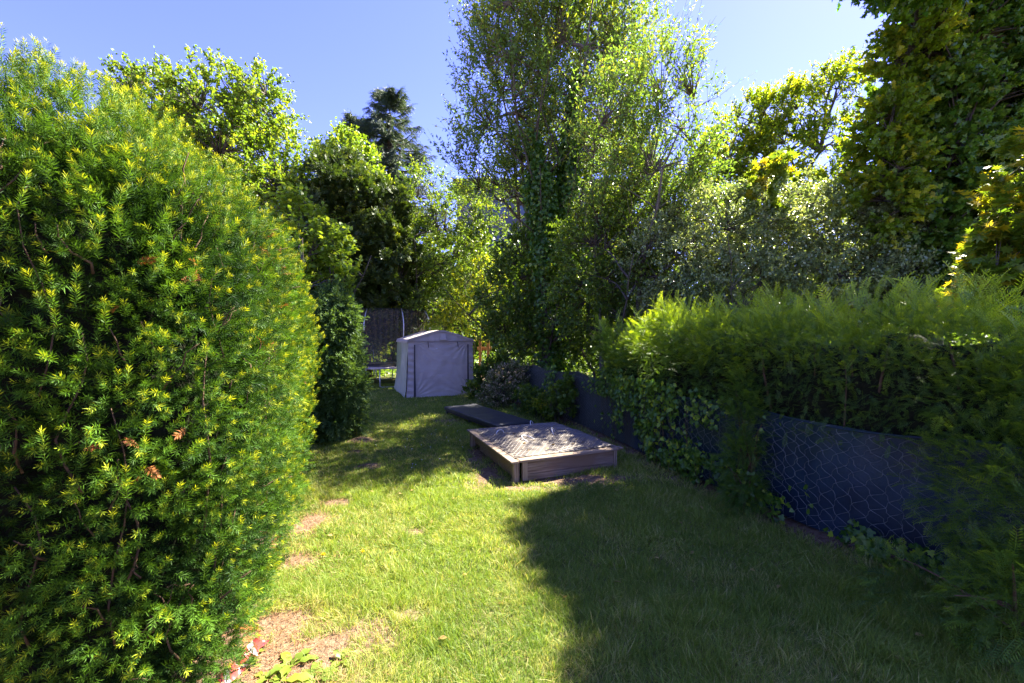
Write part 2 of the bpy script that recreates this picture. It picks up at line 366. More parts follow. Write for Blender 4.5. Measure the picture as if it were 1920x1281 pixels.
# dry needle litter under the left hedge
lt = MB(); N = 9000
y = 2.0+R.random(N)**1.3*2.8; x = hedge_x(y)+R.normal(size=N)*.28+.22
P = np.stack([x, y, gz(x, y)+.004+R.random(N)*.012], 1); d = rdir(N); d[:, 2] *= .15
lt.inst([(-.5, 0, 0), (.5, 0, 0), (.3, 1, .05), (-.3, 1, .05)], [(0, 1, 2, 3)], P, frames(norm(d), np.tile([0, 0, 1.], (N, 1))+R.normal(size=(N, 3))*.3), np.stack([np.full(N, .0022), .02+.03*R.random(N), np.full(N, .02)], 1), R.random(N), 0)
tag(lt.build('needle_litter', leafmat('litter', (.16, .075, .03), (.36, .21, .11), None, .1, .7, .2)), 'dry orange brown needles fallen along the foot of the hedge', 'litter', kind='stuff')

# ------------------------------------------------------------------ big yew hedge on the left
YS = [needle_shoot(32, .048, .0215, .00125, 0., .45, s) for s in range(4)]
YM = [needle_shoot(24, .056, .0235, .0018, .1, .45, s+9) for s in range(3)]
YFAR = [needle_shoot(15, .070, .029, .0032, .2, .45, s+19) for s in range(3)]
def build_yew():
    root = thing('yew_hedge', 'tall clipped yew hedge with yellow tipped shoots filling the left side of the lawn', 'hedge', (-1.3, 2, 0))
    Rt = np.array([-1.3, 2, 0])
    cp = np.array([(-5.0, .95), (-4.0, 1.15), (-3.0, 1.35), (-2.3, 1.46), (-1.85, 1.54), (-1.48, 1.66), (-1.28, 1.95), (-1.34, 2.35), (-1.52, 2.75), (-1.72, 3.15), (-2.15, 4.05), (-2.66, 5.0), (-3.06, 5.9), (-3.24, 6.4), (-3.5, 6.75), (-3.9, 6.85), (-4.9, 6.6)])
    cl_ = np.concatenate([[0], np.cumsum(np.linalg.norm(np.diff(cp, axis=0), axis=1))]); uu = np.linspace(0, cl_[-1], 600); fine_ = np.stack([np.interp(uu, cl_, cp[:, k]) for k in (0, 1)], 1)
    kr = np.hanning(31); kr /= kr.sum()
    for k in (0, 1): fine_[:, k] = np.convolve(np.pad(fine_[:, k], 15, mode='edge'), kr, 'valid')
    S1 = cl_[-1]; tgn = norm(np.gradient(fine_, axis=0)); nrl = np.stack([tgn[:, 1], -tgn[:, 0]], 1)
    def path(s):
        s = np.ravel(s); return np.stack([np.interp(s, uu, fine_[:, k]) for k in (0, 1)], 1), norm(np.stack([np.interp(s, uu, nrl[:, k]) for k in (0, 1)], 1))
    def ztop(D): return np.interp(D, [1.0, 1.45, 1.65, 1.95, 2.4, 3.2, 4.5, 6.0, 7], [3.05, 2.91, 2.74, 2.59, 2.58, 2.66, 2.72, 2.62, 2.5])
    prof_o = np.array([.0, .04, .07, .10, .10, .06, -.06, -.3, -.7, -1.3]); prof_z = np.array([.03, .2, .42, .6, .72, .84, .94, .995, 1.0, 1.0])
    qa = np.concatenate([[0], np.cumsum(np.hypot(np.diff(prof_o), np.diff(prof_z)*2.6))]); QL = qa[-1]
    def surfp(s, q, depth=0., fine=1.):
        p, nn = path(s); o = np.interp(q, qa, prof_o); z = np.interp(q, qa, prof_z)*ztop(p[:, 1])
        do = np.interp(q+.03, qa, prof_o)-np.interp(q-.03, qa, prof_o); dz = (np.interp(q+.03, qa, prof_z)-np.interp(q-.03, qa, prof_z))*2.6
        l = np.maximum(np.hypot(do, dz), 1e-6); n3 = np.concatenate([nn*(dz/l)[:, None], (-do/l)[:, None]], 1)
        P = np.concatenate([p+nn*o[:, None], z[:, None]], 1)
        bump = (vn(P*2.2, 5)-.5)*.16+(vn(P*6.5, 6)-.5)*.12*fine+(vn(P*13., 7)-.5)*.09*fine
        return P+n3*(bump-depth)[:, None], n3
    # dark twiggy core
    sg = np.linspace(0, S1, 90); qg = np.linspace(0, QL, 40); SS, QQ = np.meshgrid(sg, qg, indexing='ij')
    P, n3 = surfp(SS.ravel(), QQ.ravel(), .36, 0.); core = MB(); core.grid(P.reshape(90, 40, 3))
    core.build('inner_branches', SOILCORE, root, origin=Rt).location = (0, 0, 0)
    fol = MB()
    def layer(dens, dr0, dr1, temps, far, dlo, dhi, ll):
        N = int(dens*S1*QL); s = S1*R.random(N); q = QL*R.random(N); dep = dlo+(dhi-dlo)*R.random(N)**1.2
        P, n3 = surfp(s, q, 0); gap = vn(P*9., 12); dep = dep+.16*np.clip(.5-gap, 0, 1)*2+.12*np.clip(.5-vn(P*3.2, 14), 0, 1)*2
        P = P-n3*dep[:, None]; dist = np.linalg.norm(P-[0, 0, 1.8], axis=1)
        k = (dist > dr0) & (dist <= dr1) & (P[:, 0] > -1.62*P[:, 1]-.4); P, n3, dep, s = P[k], n3[k], dep[k], s[k]; M = len(P)
        tang = np.cross(n3, np.array([0, 0, 1.])); 
        d = norm(n3*.95+np.array([.05, .05, .30])+R.normal(size=(M, 3))*.40); up = norm(np.array([0, 0, 1.])+R.normal(size=(M, 3))*.5)
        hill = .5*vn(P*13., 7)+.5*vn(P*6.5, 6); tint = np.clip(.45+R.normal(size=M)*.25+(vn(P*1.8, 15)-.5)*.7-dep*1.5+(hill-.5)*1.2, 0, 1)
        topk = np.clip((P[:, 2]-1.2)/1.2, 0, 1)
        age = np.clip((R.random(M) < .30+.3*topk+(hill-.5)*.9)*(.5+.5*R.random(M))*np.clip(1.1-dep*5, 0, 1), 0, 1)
        sc = ll*(.7+.6*R.random(M))
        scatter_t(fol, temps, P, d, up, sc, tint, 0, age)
        return P
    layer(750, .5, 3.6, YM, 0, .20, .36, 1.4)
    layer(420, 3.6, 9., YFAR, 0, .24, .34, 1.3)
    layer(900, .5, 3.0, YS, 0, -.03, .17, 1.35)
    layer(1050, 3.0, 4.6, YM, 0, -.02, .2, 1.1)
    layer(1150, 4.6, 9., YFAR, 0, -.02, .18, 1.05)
    # longer leader shoots that stick out of the face and the top
    for (a, b, N, T, l) in ((2., 5.0, 330, YS, 1.3), (5., 7., 420, YM, 1.3), (7, S1-1.5, 600, YFAR, 1.5)):
        s = a+(b-a)*R.random(N); q = QL*(.12+.6*R.random(N)); P, n3 = surfp(s, q, -.02)
        ok = np.linalg.norm(P-[0, 0, 1.8], axis=1) > .55; P, n3 = P[ok], n3[ok]; M = len(P)
        d = norm(n3*.5+np.array([.1, .1, .9])+R.normal(size=(M, 3))*.2)
        for j in range(2): scatter_t(fol, T, P+d*.05*l*j, d, rdir(M), np.full(M, l)*(.8+.3*R.random(M)), np.clip(.6+R.normal(size=M)*.2, 0, 1), 0, np.full(M, .4+.6*j))
    # upright wisps on the near top
    N = 320; s = 2.0+2.6*R.random(N); P, n3 = surfp(s, np.interp(prof_z.max()*.97, prof_z, qa)+R.random(N)*.5, 0)
    d = norm(np.array([.1, .1, 1.])+R.normal(size=(N, 3))*.22)
    for j in range(4): scatter_t(fol, YS, P+d*(.05*j), d, rdir(N), np.full(N, 1.2), np.full(N, .7), 0, np.full(N, .2+.4*j))
    dr = MB(); N = 900; s = 1.5+7*R.random(N); P, n3 = surfp(s, QL*.75*R.random(N), .0); P = P-n3*(R.random(N)*.09)[:, None]
    cl = vn(P*3.5, 44) > .68; P, n3 = P[cl], n3[cl]; M = len(P)
    ok = np.linalg.norm(P-[0, 0, 1.8], axis=1) > .42; P, n3 = P[ok], n3[ok]; M = len(P)
    scatter_t(dr, YM, P, norm(n3*.5+rdir(M)), rdir(M), np.full(M, 1.1), R.random(M), 0)
    dr.build('dry_shoots', YEWDRY, root, origin=Rt).location = (0, 0, 0)
    N = 260; s = 1.5+5.5*R.random(N); P, n3 = surfp(s, QL*.75*R.random(N), .16)
    d = norm(n3*.35+np.array([0, 0, .8])+R.normal(size=(N, 3))*.35); t = np.linspace(0, 1, 5)[None, :, None]; L = (.10+.16*R.random(N))[:, None, None]
    fol.tubes(P[:, None]+d[:, None]*t*L+R.normal(size=(N, 5, 3))*.008, (.0035+.003*R.random(N))[:, None]*np.linspace(1, .4, 5)[None], 4, mi=1)
    N = 50; s = 1.8+5.*R.random(N); q0 = QL*.6*R.random(N); L = .35+.6*R.random(N); Q = []
    for k in range(7):
        Pk, nk = surfp(s+.05*np.sin(k+q0*9), np.minimum(q0+L*k/6., QL*.72), .17, .3); Q.append(Pk)
    fol.tubes(np.stack(Q, 1), (.003+.004*R.random(N))[:, None]*np.linspace(1, .5, 7)[None], 5, mi=1)
    fol.build('foliage', [YEW, TWIG], root, origin=Rt).location = (0, 0, 0)
build_yew()

# ------------------------------------------------------------------ fence
GALV = surf('galvanised_wire', (.085, .105, .11), (.21, .235, .22), 30, .5, .5, metal=.4)
NAVY = surf('navy_screen_fabric', (.0015, .009, .022), (.003, .022, .046), 2.6, .5, .5, .004, 60, contrast=(.35, .65), c3=(.004, .022, .024))
SLATE = surf('slate_screen_fabric', (.028, .036, .028), (.062, .070, .054), 25, .75, .3, .003, 80, (1, 1, .08))
POSTM = surf('green_steel', (.015, .03, .025), (.03, .05, .04), 12, .5, .5)
def build_fence():
    root = thing('wire_fence', 'low chain link fence backed with dark navy and slate privacy fabric along the right side', 'fence', (2.3, 5, 0)); H = 1.10
    def fp(s, z, off=0.):
        s = np.asarray(s, float); z = np.asarray(z, float); p = fence_pt(s)+fence_n(s)*np.asarray(off)[..., None]; return np.stack([p[..., 0], p[..., 1], z+0*s], -1)
    posts = np.arange(.6, fs[-1], 2.05)
    for i in range(len(posts)-1):
        a, b = posts[i], posts[i+1]; ss = np.linspace(a, b, 60); zz = np.linspace(.02, H-.03, 30); S, Z = np.meshgrid(ss, zz, indexing='ij')
        t = (S-a)/(b-a); wv = .012*np.sin(S*7+Z*2)+.006*np.sin(S*21+Z*5)*Z+.055*(vn(np.stack([S.ravel()*1.1+Z.ravel()*.8, Z.ravel()*1.9, 0*S.ravel()], 1), 13).reshape(S.shape)-.5)+.022*(vn(np.stack([(S+Z).ravel()*5., (S-Z).ravel()*2., 0*S.ravel()], 1), 14).reshape(S.shape)-.5)+.02*(vn(np.stack([S.ravel()*2.5, Z.ravel()*3, 0*S.ravel()], 1), 3).reshape(S.shape)-.5)
        Zt = Z-(Z/H)*.085*np.sin(math.pi*t); near = fence_pt(a)[1] < 5.6
        for k in (0, 1):
            mb = MB(); mb.grid(fp(S, Zt, -.045+wv*.8)); 
            if k == 0: mb.build('privacy_screen', NAVY if near else SLATE, root).location = (-2.3, -5, 0)
        hem = MB(); hem.tubes(fp(ss, H-.03-.085*np.sin(math.pi*(ss-a)/(b-a)), -.03), np.full(60, .009), 5); hem.build('screen_hem', NAVY if near else SLATE, root).location = (-2.3, -5, 0)
    for q in posts:
        mb = MB(); mb.tubes(np.array([fp(q, z, -.075) for z in (0, .6, H-.03)]), np.full(3, .021), 8); mb.build('post', POSTM, root).location = (-2.3, -5, 0)
    ra = MB(); ss = np.linspace(posts[0], posts[-1], 120); ra.tubes(fp(ss, H-.11, -.07), np.full(120, .012), 6); ra.build('top_rail', POSTM, root).location = (-2.3, -5, 0)
    def mesh_wires(s0, s1, cell, r, hexy):
        mb = MB(); slope = 1.0; P = []; n = int((s1-s0+H)/cell)+1
        for sg in (-1, 1):
            for i in range(n):
                a = s0-(H if sg > 0 else 0)+i*cell; t = np.linspace(0, 1, int(H/cell*4)+1); z = .03+t*(H-.14); s = a+sg*z*slope*1.0
                if sg < 0: s = s+0
                ph = z/cell*2*math.pi
                s2 = s+hexy*cell*.13*np.sin(ph)+(vn(np.stack([s*4, z*4, np.full_like(z, sg*3.)], 1), 8)-.5)*cell*.5*hexy
                z2 = z+(vn(np.stack([s*4+50, z*4, np.full_like(z, sg*3.)], 1), 9)-.5)*cell*.45*hexy
                k = (s2 > s0) & (s2 < s1)
                if k.sum() > 2: mb.tubes(fp(s2[k], z2[k], np.full(k.sum(), .006+.002*sg)), np.full(k.sum(), r), 3)
        return mb
    mesh_wires(1.2, 5.9, .115, .0024, 1.35).build('coarse_mesh', GALV, root).location = (-2.3, -5, 0)
    mesh_wires(5.9, 9.0, .055, .0016, .35).build('fine_mesh', GALV, root).location = (-2.3, -5, 0)
    mesh_wires(9.0, fs[-1]-.4, .08, .0022, .2).build('fine_mesh', GALV, root).location = (-2.3, -5, 0)
build_fence()

# ------------------------------------------------------------------ sandbox
WOOD = surf('weathered_wood', (.10, .068, .046), (.30, .23, .17), 9, .85, .2, .004, 40, (.25, 6, 6), c3=(.20, .13, .08))
WOODV = surf('weathered_wood_upright', (.11, .075, .05), (.34, .27, .20), 9, .85, .2, .004, 40, (6, 6, .3))
RIMW = surf('grey_rim_wood', (.15, .105, .07), (.32, .25, .18), 10, .8, .25, .003, 40, (.25, 6, 6))
MATM = surf('grey_woven_mat', (.075, .06, .045), (.14, .115, .09), 5, .62, .4, .003, 90)
RIBM = surf('pale_mat_ribs', (.13, .115, .10), (.21, .185, .165), 12, .55, .4)
HND = surf('pale_handle_plastic', (.42, .42, .43), (.55, .55, .54), 10, .45, .5)
def build_sandbox():
    W, Dp, H = 1.56, 1.92, .275
    root = thing('sandbox', 'low wooden sandbox with a grey woven mesh lid and loop handles beside the fence', 'sandbox', (.016, 5.18, 0), rz=YAW)
    def part(name, boxes, mat, par=root):
        mb = MB()
        for c, s, *r in boxes: mb.box(c, s, yaw(r[0]) if r else None, .004)
        return mb.build(name, mat, par, flat=True)
    part('rim_plank', [((W/2+.04, .06, H-.014), (W-.10, .115, .028), .004)], RIMW)
    part('rim_plank', [((.02, Dp/2-.01, H-.012), (.095, Dp+.03, .026), -.008)], RIMW); part('rim_plank', [((.108, Dp/2, H-.018), (.07, Dp-.02, .022))], RIMW)
    part('rim_plank', [((W-.02, Dp/2+.02, H-.016), (.12, Dp-.1, .026), .02)], RIMW); part('rim_plank', [((W/2+.05, Dp-.05, H-.016), (W, .11, .026), -.015)], RIMW)
    part('rim_plank', [((W+.04, .17, H-.046), (.26, .09, .024), .12)], RIMW)
    part('side_board', [((W/2+.08, .075, .155), (W-.24, .03, .155))], WOOD); part('side_board', [((W/2+.08, .070, .035), (W-.26, .035, .08))], WOOD)
    part('side_board', [((.085, Dp/2+.02, .165), (.03, Dp-.2, .15))], WOOD); part('side_board', [((.10, Dp/2-.1, .05), (.03, Dp-.5, .08))], WOOD)
    part('side_board', [((W-.03, Dp/2, .13), (.03, Dp-.16, .24))], WOOD); part('side_board', [((W/2, Dp-.09, .13), (W-.2, .03, .24))], WOOD)
    for x, y, sx, sy in ((.055, .06, .075, .07), (.175, .058, .07, .045), (W-.035, .065, .05, .05), (.05, Dp-.1, .07, .09), (W-.06, Dp-.09, .07, .07), (.115, .15, .05, .05)):
        part('corner_post', [((x, y, .123), (sx, sy, .245))], WOODV)
    nu, nv = 90, 90; u = np.linspace(.06, W-.01, nu); v = np.linspace(.115, Dp-.05, nv); UU, VV = np.meshgrid(u, v, indexing='ij')
    def hgt(a, b):
        t = np.clip((b-.115)/(Dp-.165), 0, 1); e = np.clip((a-.06)/.30, 0, 1); e = e*e*(3-2*e); er = np.clip((W-.01-a)/.4, 0, 1); er = er*er*(3-2*er)
        return H+.006+.085*np.sin(math.pi*t)**.8*e*(.35+.65*er)+.012*(vn2(a, b, 3, 6).reshape(np.shape(a))-.5)*e+.004*np.sin(b*14)*e
    mb = MB(); mb.grid(np.stack([UU, VV, hgt(UU, VV)], -1)); lid = mb.build('lid', MATM, root)
    mb = MB(); c = .082
    for sg in (-1, 1):
        for i in range(int((W+Dp)/c)+2):
            t = np.linspace(0, Dp, 50); a = (i*c-(Dp if sg > 0 else 0))+sg*t*.9; b = .12+t*.93
            k = (a > .07) & (a < W-.02) & (b < Dp-.06)
            left = (a > .22) & (a < .62)
            if k.sum() > 2:
                A, B = a[k], b[k]; mb.tubes(np.stack([A, B, hgt(A, B)+.002-.0045*((A > .24) & (A < .66)+0)], 1), np.full(len(A), .0055), 4)
    mb.build('woven_ribs', RIBM, lid)
    for x, y, a, tilt, w_, h_ in ((.27, 1.15, .3, .25, .14, .055), (.50, .62, .5, 1.25, .17, .12), (.98, 1.55, .9, .3, .15, .07), (.98, .78, .9, .45, .14, .09)):
        th = np.linspace(-.35, math.pi+.35, 16) if tilt > 1 else np.linspace(0, math.pi, 14); q = np.stack([np.cos(th)*w_/2, np.sin(th)*h_*math.sin(tilt), np.sin(th)*h_*math.cos(tilt)], 1)
        q = q@yaw(a).T+[x, y, 0]; q[:, 2] += hgt(np.array([x]), np.array([y]))[0]+.004
        mb = MB(); mb.tubes(q, np.full(len(q), .0075), 7); mb.build('loop_handle', HND, lid)
build_sandbox()

# ------------------------------------------------------------------ black low platform
BLK = surf('black_fabric', (.018, .019, .024), (.035, .036, .042), 20, .5, .5, .003, 30)
BLK2 = surf('black_board', (.010, .010, .012), (.022, .022, .024), 20, .6, .4)
def build_platform():
    X = norm(np.array([.52, -.85, 0.])); Y = np.array([-X[1], X[0], 0]); L, W, H = 2.46, .78, .20
    root = thing('low_platform', 'long flat black fabric covered platform lying on the lawn behind the sandbox', 'platform', (-1.545, 9.73, 0), rz=math.atan2(X[1], X[0]))
    nu, nv = 60, 26; u = np.linspace(0, L, nu); v = np.linspace(0, W, nv); A, B = np.meshgrid(u, v, indexing='ij')
    e = np.minimum(np.minimum(A, L-A), np.minimum(B, W-B)); z = H-.014*np.exp(-e/.012)+.012*(vn2(A, B, 4, 3).reshape(A.shape)-.5)-.012*np.exp(-((A-L*.5)/.02)**2)-.01*np.sin(math.pi*B/W)*np.sin(math.pi*A/L)
    mb = MB(); mb.grid(np.stack([A, B, z], -1))
    ring = np.concatenate([np.stack([u, 0*u], 1), np.stack([0*v[1:]+L, v[1:]], 1), np.stack([u[::-1][1:], 0*u[1:]+W], 1), np.stack([0*v[1:-1], v[::-1][1:-1]], 1)])
    rt = np.concatenate([z[:, 0], z[-1, 1:], z[::-1, -1][1:], z[0, ::-1][1:-1]])
    G = np.stack([np.concatenate([ring, zz[:, None]], 1) for zz in (rt, rt-.02, rt*0+H-.075+.006*np.sin(np.arange(len(rt))*.9), rt*0+H-.08)], 1)
    G[:, 1, :2] += (ring-[L/2, W/2])*.004; G[:, 3, :2] -= (ring-[L/2, W/2])*.02
    mb.grid(G, closed_u=True); mb.build('fabric_cover', BLK, root)
    fr = MB(); fr.box((L/2, .045, .10), (L-.08, .03, .05), None, .003); fr.box((L/2, W-.045, .10), (L-.08, .03, .05), None, .003); fr.box((.045, W/2, .10), (.03, W-.13, .05), None, .003); fr.box((L-.045, W/2, .10), (.03, W-.13, .05), None, .003); fr.build('frame', BLK2, root, flat=True)
    for x, y in ((.05, .05), (L-.05, .05), (.05, W-.05), (L-.05, W-.05), (L/2, .05), (L/2, W-.05)):
        mb = MB(); mb.box((x, y, .036), (.06, .05, .075), None, .004); mb.build('leg', BLK2, root, flat=True)
build_platform()

# ------------------------------------------------------------------ shed
TARP = surf('grey_tarpaulin', (.36, .31, .255), (.43, .38, .32), 3, .55, .4, .002, 120)
TARPG = surf('green_lit_tarpaulin', (.25, .26, .20), (.36, .37, .27), 2.2, .55, .4, .002, 120, (1, 1, .3), c3=(.20, .24, .12))  # dim green of reflected light is put into the side wall colour
ZIP = surf('black_strap', (.01, .01, .014), (.02, .02, .026), 20, .5, .5)
def build_shed():
    W, Dp, E, RH = 1.95, 2.25, 1.66, 1.97
    root = thing('garden_shed', 'grey tarpaulin storage shed with a low gabled roof and zipped front door', 'shed', (-3.0, 12.3, 0), rz=YAW)
    def wrinkle(a, b, s): return (vn2(a, b, 3.5, s)-.5)*.03+(vn2(a, b*2.5, 9, s+3)-.5)*.012
    # front with zipped door
    nu, nv = 110, 90; u = np.linspace(0, W, nu); v = np.linspace(0, 1, nv); A, T = np.meshgrid(u, v, indexing='ij')
    zmax = E+(RH-E)*(1-np.abs(A/W*2-1)); Z = T*E
    z1, z2 = W*.095, W*.915; tn_ = (A-z1)/(z2-z1); door = (tn_ > 0) & (tn_ < 1)
    r1 = np.hypot(A-z1, Z-E*.98); r2 = np.hypot(A-z2, Z-E*.98); r3 = np.hypot(A-z2, Z-.02); r4 = np.hypot(A-z1, Z-.02)
    def fold(cx, cz, k, amp, s):
        th = np.arctan2(Z-cz, A-cx); r = np.hypot(A-cx, Z-cz); return amp*np.sin(th*k+s)*np.exp(-r/.55)*np.clip(r/.12, 0, 1)
    off = .030*np.sin(math.pi*np.clip(tn_, 0, 1))*np.sin(math.pi*np.clip(T*.96, 0, 1))*door+door*(fold(z1, E, 22, .013, 0)+fold(z2, E, 20, .011, 1)+fold(z2, 0, 24, .014, 2)+fold(z1, 0, 22, .010, .5))
    off = off+.012*np.exp(-np.abs(Z-E*.955)/.02)+wrinkle(A.ravel(), Z.ravel(), 3).reshape(A.shape)*.6
    side = ~door; off = off+side*.010*np.sin(Z*34+A*6)*np.clip(1-T*.2, 0, 1)
    flare = .06*(1-T)**3
    mb = MB(); mb.grid(np.stack([A+flare*(A/W*2-1), -off-flare, Z], -1)); mb.build('front_panel', TARP, root)
    T2 = np.linspace(0, 1, 12)[None, :]; A2 = u[:, None]+0*T2; Z2 = E-.004+T2*(RH-E)*(1-np.abs(u/W*2-1))[:, None]
    mb = MB(); mb.grid(np.stack([A2, -.018+0*A2-.006*np.sin(A2*19), Z2], -1)); mb.build('gable', TARP, root)
    mb = MB(); mb.box((W/2, -.03, E-.035), (W+.01, .012, .018), None, .004); mb.build('header_seam', TARP, root)
    for nm, x0, sg in (('left_wall', 0, -1), ('right_wall', W, 1)):
        b = np.linspace(0, Dp, 80); B, T = np.meshgrid(b, np.linspace(0, 1, 40), indexing='ij'); Z = T*E
        o = .03*np.sin(B*8.5)*np.sin(math.pi*T)+.018*np.sin(B*21+Z)*(1-T)+wrinkle(B.ravel(), Z.ravel(), 9).reshape(B.shape)+.10*(1-T)**2
        P = np.stack([x0+sg*o, B-.05*(1-T)**3*(1-B/Dp*2), Z], -1); mb = MB(); mb.grid(P if sg > 0 else P[::-1]); mb.build(nm, TARPG, root)
    mb = MB(); B, T = np.meshgrid(np.linspace(0, W, 20), np.linspace(0, 1, 20), indexing='ij'); mb.grid(np.stack([B, 0*B+Dp, T*(E+(RH-E)*(1-np.abs(B/W*2-1)))], -1)); mb.build('back_panel', TARP, root)
    a = np.linspace(-.03, W+.03, 60); b = np.linspace(-.06, Dp+.05, 50); A, B = np.meshgrid(a, b, indexing='ij')
    k = np.abs(A/W*2-1); kk = np.sqrt(k*k+.02)-.10; Z = E+(RH-E)*(1-kk)+.015-.018*np.sin(math.pi*np.clip(k, 0, 1))*np.sin(B*5.6)**2+.012*(vn2(A, B, 5, 2).reshape(A.shape)-.5)
    th = np.clip((k-1)/.03, 0, 1)*.05
    G = np.stack([A, B, Z-th], -1); mb = MB(); mb.grid(G)
    lip = np.stack([G[:, 0], G[:, 0]-[0, 0, .055]+[0, .012, 0]], 1); mb.grid(lip[::-1]); lipl = np.stack([G[0], G[0]-[0, 0, .05]], 1); mb.grid(lipl); lipr = np.stack([G[-1], G[-1]-[0, 0, .05]], 1); mb.grid(lipr[::-1])
    mb.build('roof', TARP, root)
    for x, bot in ((z1, .018), (z2, .015)):
        zz = np.linspace(.0, E*.93, 30); wd = .016+bot*(1-zz/E)**2; P = np.stack([np.stack([x-wd, 0*zz-.045-.05*(1-zz/E)**3, zz], 1), np.stack([x+wd, 0*zz-.047-.05*(1-zz/E)**3, zz], 1)], 0)
        mb = MB(); mb.grid(P); mb.grid(P+[0, .012, 0]); mb.build('door_zip', ZIP, root)
    for x in (W*.29, W*.745):
        mb = MB(); t = np.linspace(0, 1, 5); mb.tubes(np.stack([x+.02*t, -.055-.015*np.sin(t*3), E-.04-.16*t], 1), np.full(5, .010), 5); mb.build('tie_strap', ZIP, root)
    vt = MB(); q = np.array([(-.10, 0, 0), (.10, 0, 0), (-.085, 0, .18), (.085, 0, .18)]); 
    vt.raw(np.array([(-.10, -.07, 0), (.10, -.07, 0), (-.07, -.025, .17), (.07, -.025, .17), (-.10, .0, .0), (.10, .0, .0)])+[W*.52, -.025, E+.02], None, None, 1, 6, [(0, 1, 3, 2), (0, 2, 4), (1, 5, 3), (0, 4, 5, 1)]); vt.build('vent_flap', TARP, root, flat=True)
    mb = MB(); mb.box((W*.42, -.058, E*.86), (.05, .004, .03), None, .001); mb.build('care_label', HND, root, flat=True)
build_shed()

# ------------------------------------------------------------------ trampoline
STEEL = surf('galvanised_steel', (.35, .36, .37), (.55, .56, .57), 20, .35, .5, metal=.7)
FOAM = surf('black_foam_sleeve', (.012, .012, .014), (.025, .025, .028), 15, .7, .3)
PAD = surf('trampoline_pad', (.30, .25, .21), (.45, .38, .32), 5, .6, .3)
m, n = nodes('safety_net'); p = new(n, 'ShaderNodeBsdfPrincipled'); p.inputs['Base Color'].default_value = (.10, .085, .06, 1); p.inputs['Roughness'].default_value = .7
tr = new(n, 'ShaderNodeBsdfTransparent'); ms = new(n, 'ShaderNodeMixShader'); ms.inputs[0].default_value = .38; n.links.new(tr.outputs[0], ms.inputs[1]); n.links.new(p.outputs[0], ms.inputs[2])
o = new(n, 'ShaderNodeOutputMaterial'); n.links.new(ms.outputs[0], o.inputs[0]); NET = m
def build_trampoline():
    root = thing('trampoline', 'round trampoline with a black safety net on curved steel poles standing beside the shed', 'trampoline', (-4.75, 16.2, 0)); Rr = 1.5; H = .68
    c = np.linspace(0, 2*math.pi, 65); ring = lambda r, z: np.stack([r*np.cos(c), r*np.sin(c), 0*c+z], 1)
    mb = MB(); mb.tubes(ring(Rr, H), np.full(65, .022), 8); mb.build('frame_ring', STEEL, root)
    G = np.stack([ring(r, H+z) for r, z in ((Rr+.06, -.03), (Rr+.07, .02), (Rr-.1, .045), (Rr-.27, .02))], 1); mb = MB(); mb.grid(G); mb.build('edge_pad', PAD, root)
    G = np.stack([ring(r, H-.01-.03*(1-r/1.25)) for r in (.001, .4, .8, 1.25)], 1); mb = MB(); mb.grid(G); mb.build('jump_mat', FOAM, root)
    P = []; zz = np.linspace(H+.03, 2.72, 14)
    cc = np.linspace(0, 2*math.pi, 289); G = np.zeros((289, 14, 3))
    for j, z in enumerate(zz):
        t = (z-H)/(2.72-H); r = Rr-.20+.16*t+.03*np.sin(cc*48)*(.3+.7*t)+.02*np.sin(cc*11+z*3); G[:, j] = np.stack([r*np.cos(cc), r*np.sin(cc), 0*cc+z], 1)
    mb = MB(); mb.grid(G); mb.build('safety_net', NET, root)
    mb = MB(); mb.tubes(ring(Rr-.03, 2.74), np.full(65, .011), 6); mb.build('top_hoop', FOAM, root)
    for i in range(8):
        a = i*math.pi/4+.62; e = np.array([math.cos(a), math.sin(a), 0]); t = np.linspace(0, 1, 14)
        r = np.interp(t, [0, .25, .55, .8, .93, 1], [Rr+.06, Rr+.08, Rr+.19, Rr+.22, Rr+.10, Rr-.02]); z = np.interp(t, [0, 1], [.12, 2.76])+.05*np.sin(math.pi*t)
        pl = MB(); pl.tubes(e*r[:, None]+np.array([0, 0, 1.])*z[:, None], np.full(14, .018), 7); po = pl.build('net_pole', STEEL, root)
        k = slice(3, 10); s2 = MB(); s2.tubes(e*r[k, None]+np.array([0, 0, 1.])*z[k, None], np.full(7, .026), 7)
        if i % 2: s2.build('foam_sleeve', FOAM, po)
    for i in range(4):
        a = i*math.pi/2+.35; d1 = .22; q = []
        for aa, z in ((a-d1, H-.02), (a-d1, .06), (a-d1+.04, .025), (a+d1-.04, .025), (a+d1, .06), (a+d1, H-.02)): q.append((Rr*math.cos(aa), Rr*math.sin(aa), z))
        mb = MB(); mb.tubes(np.array(q), np.full(6, .02), 7); mb.build('leg', STEEL, root)
build_trampoline()

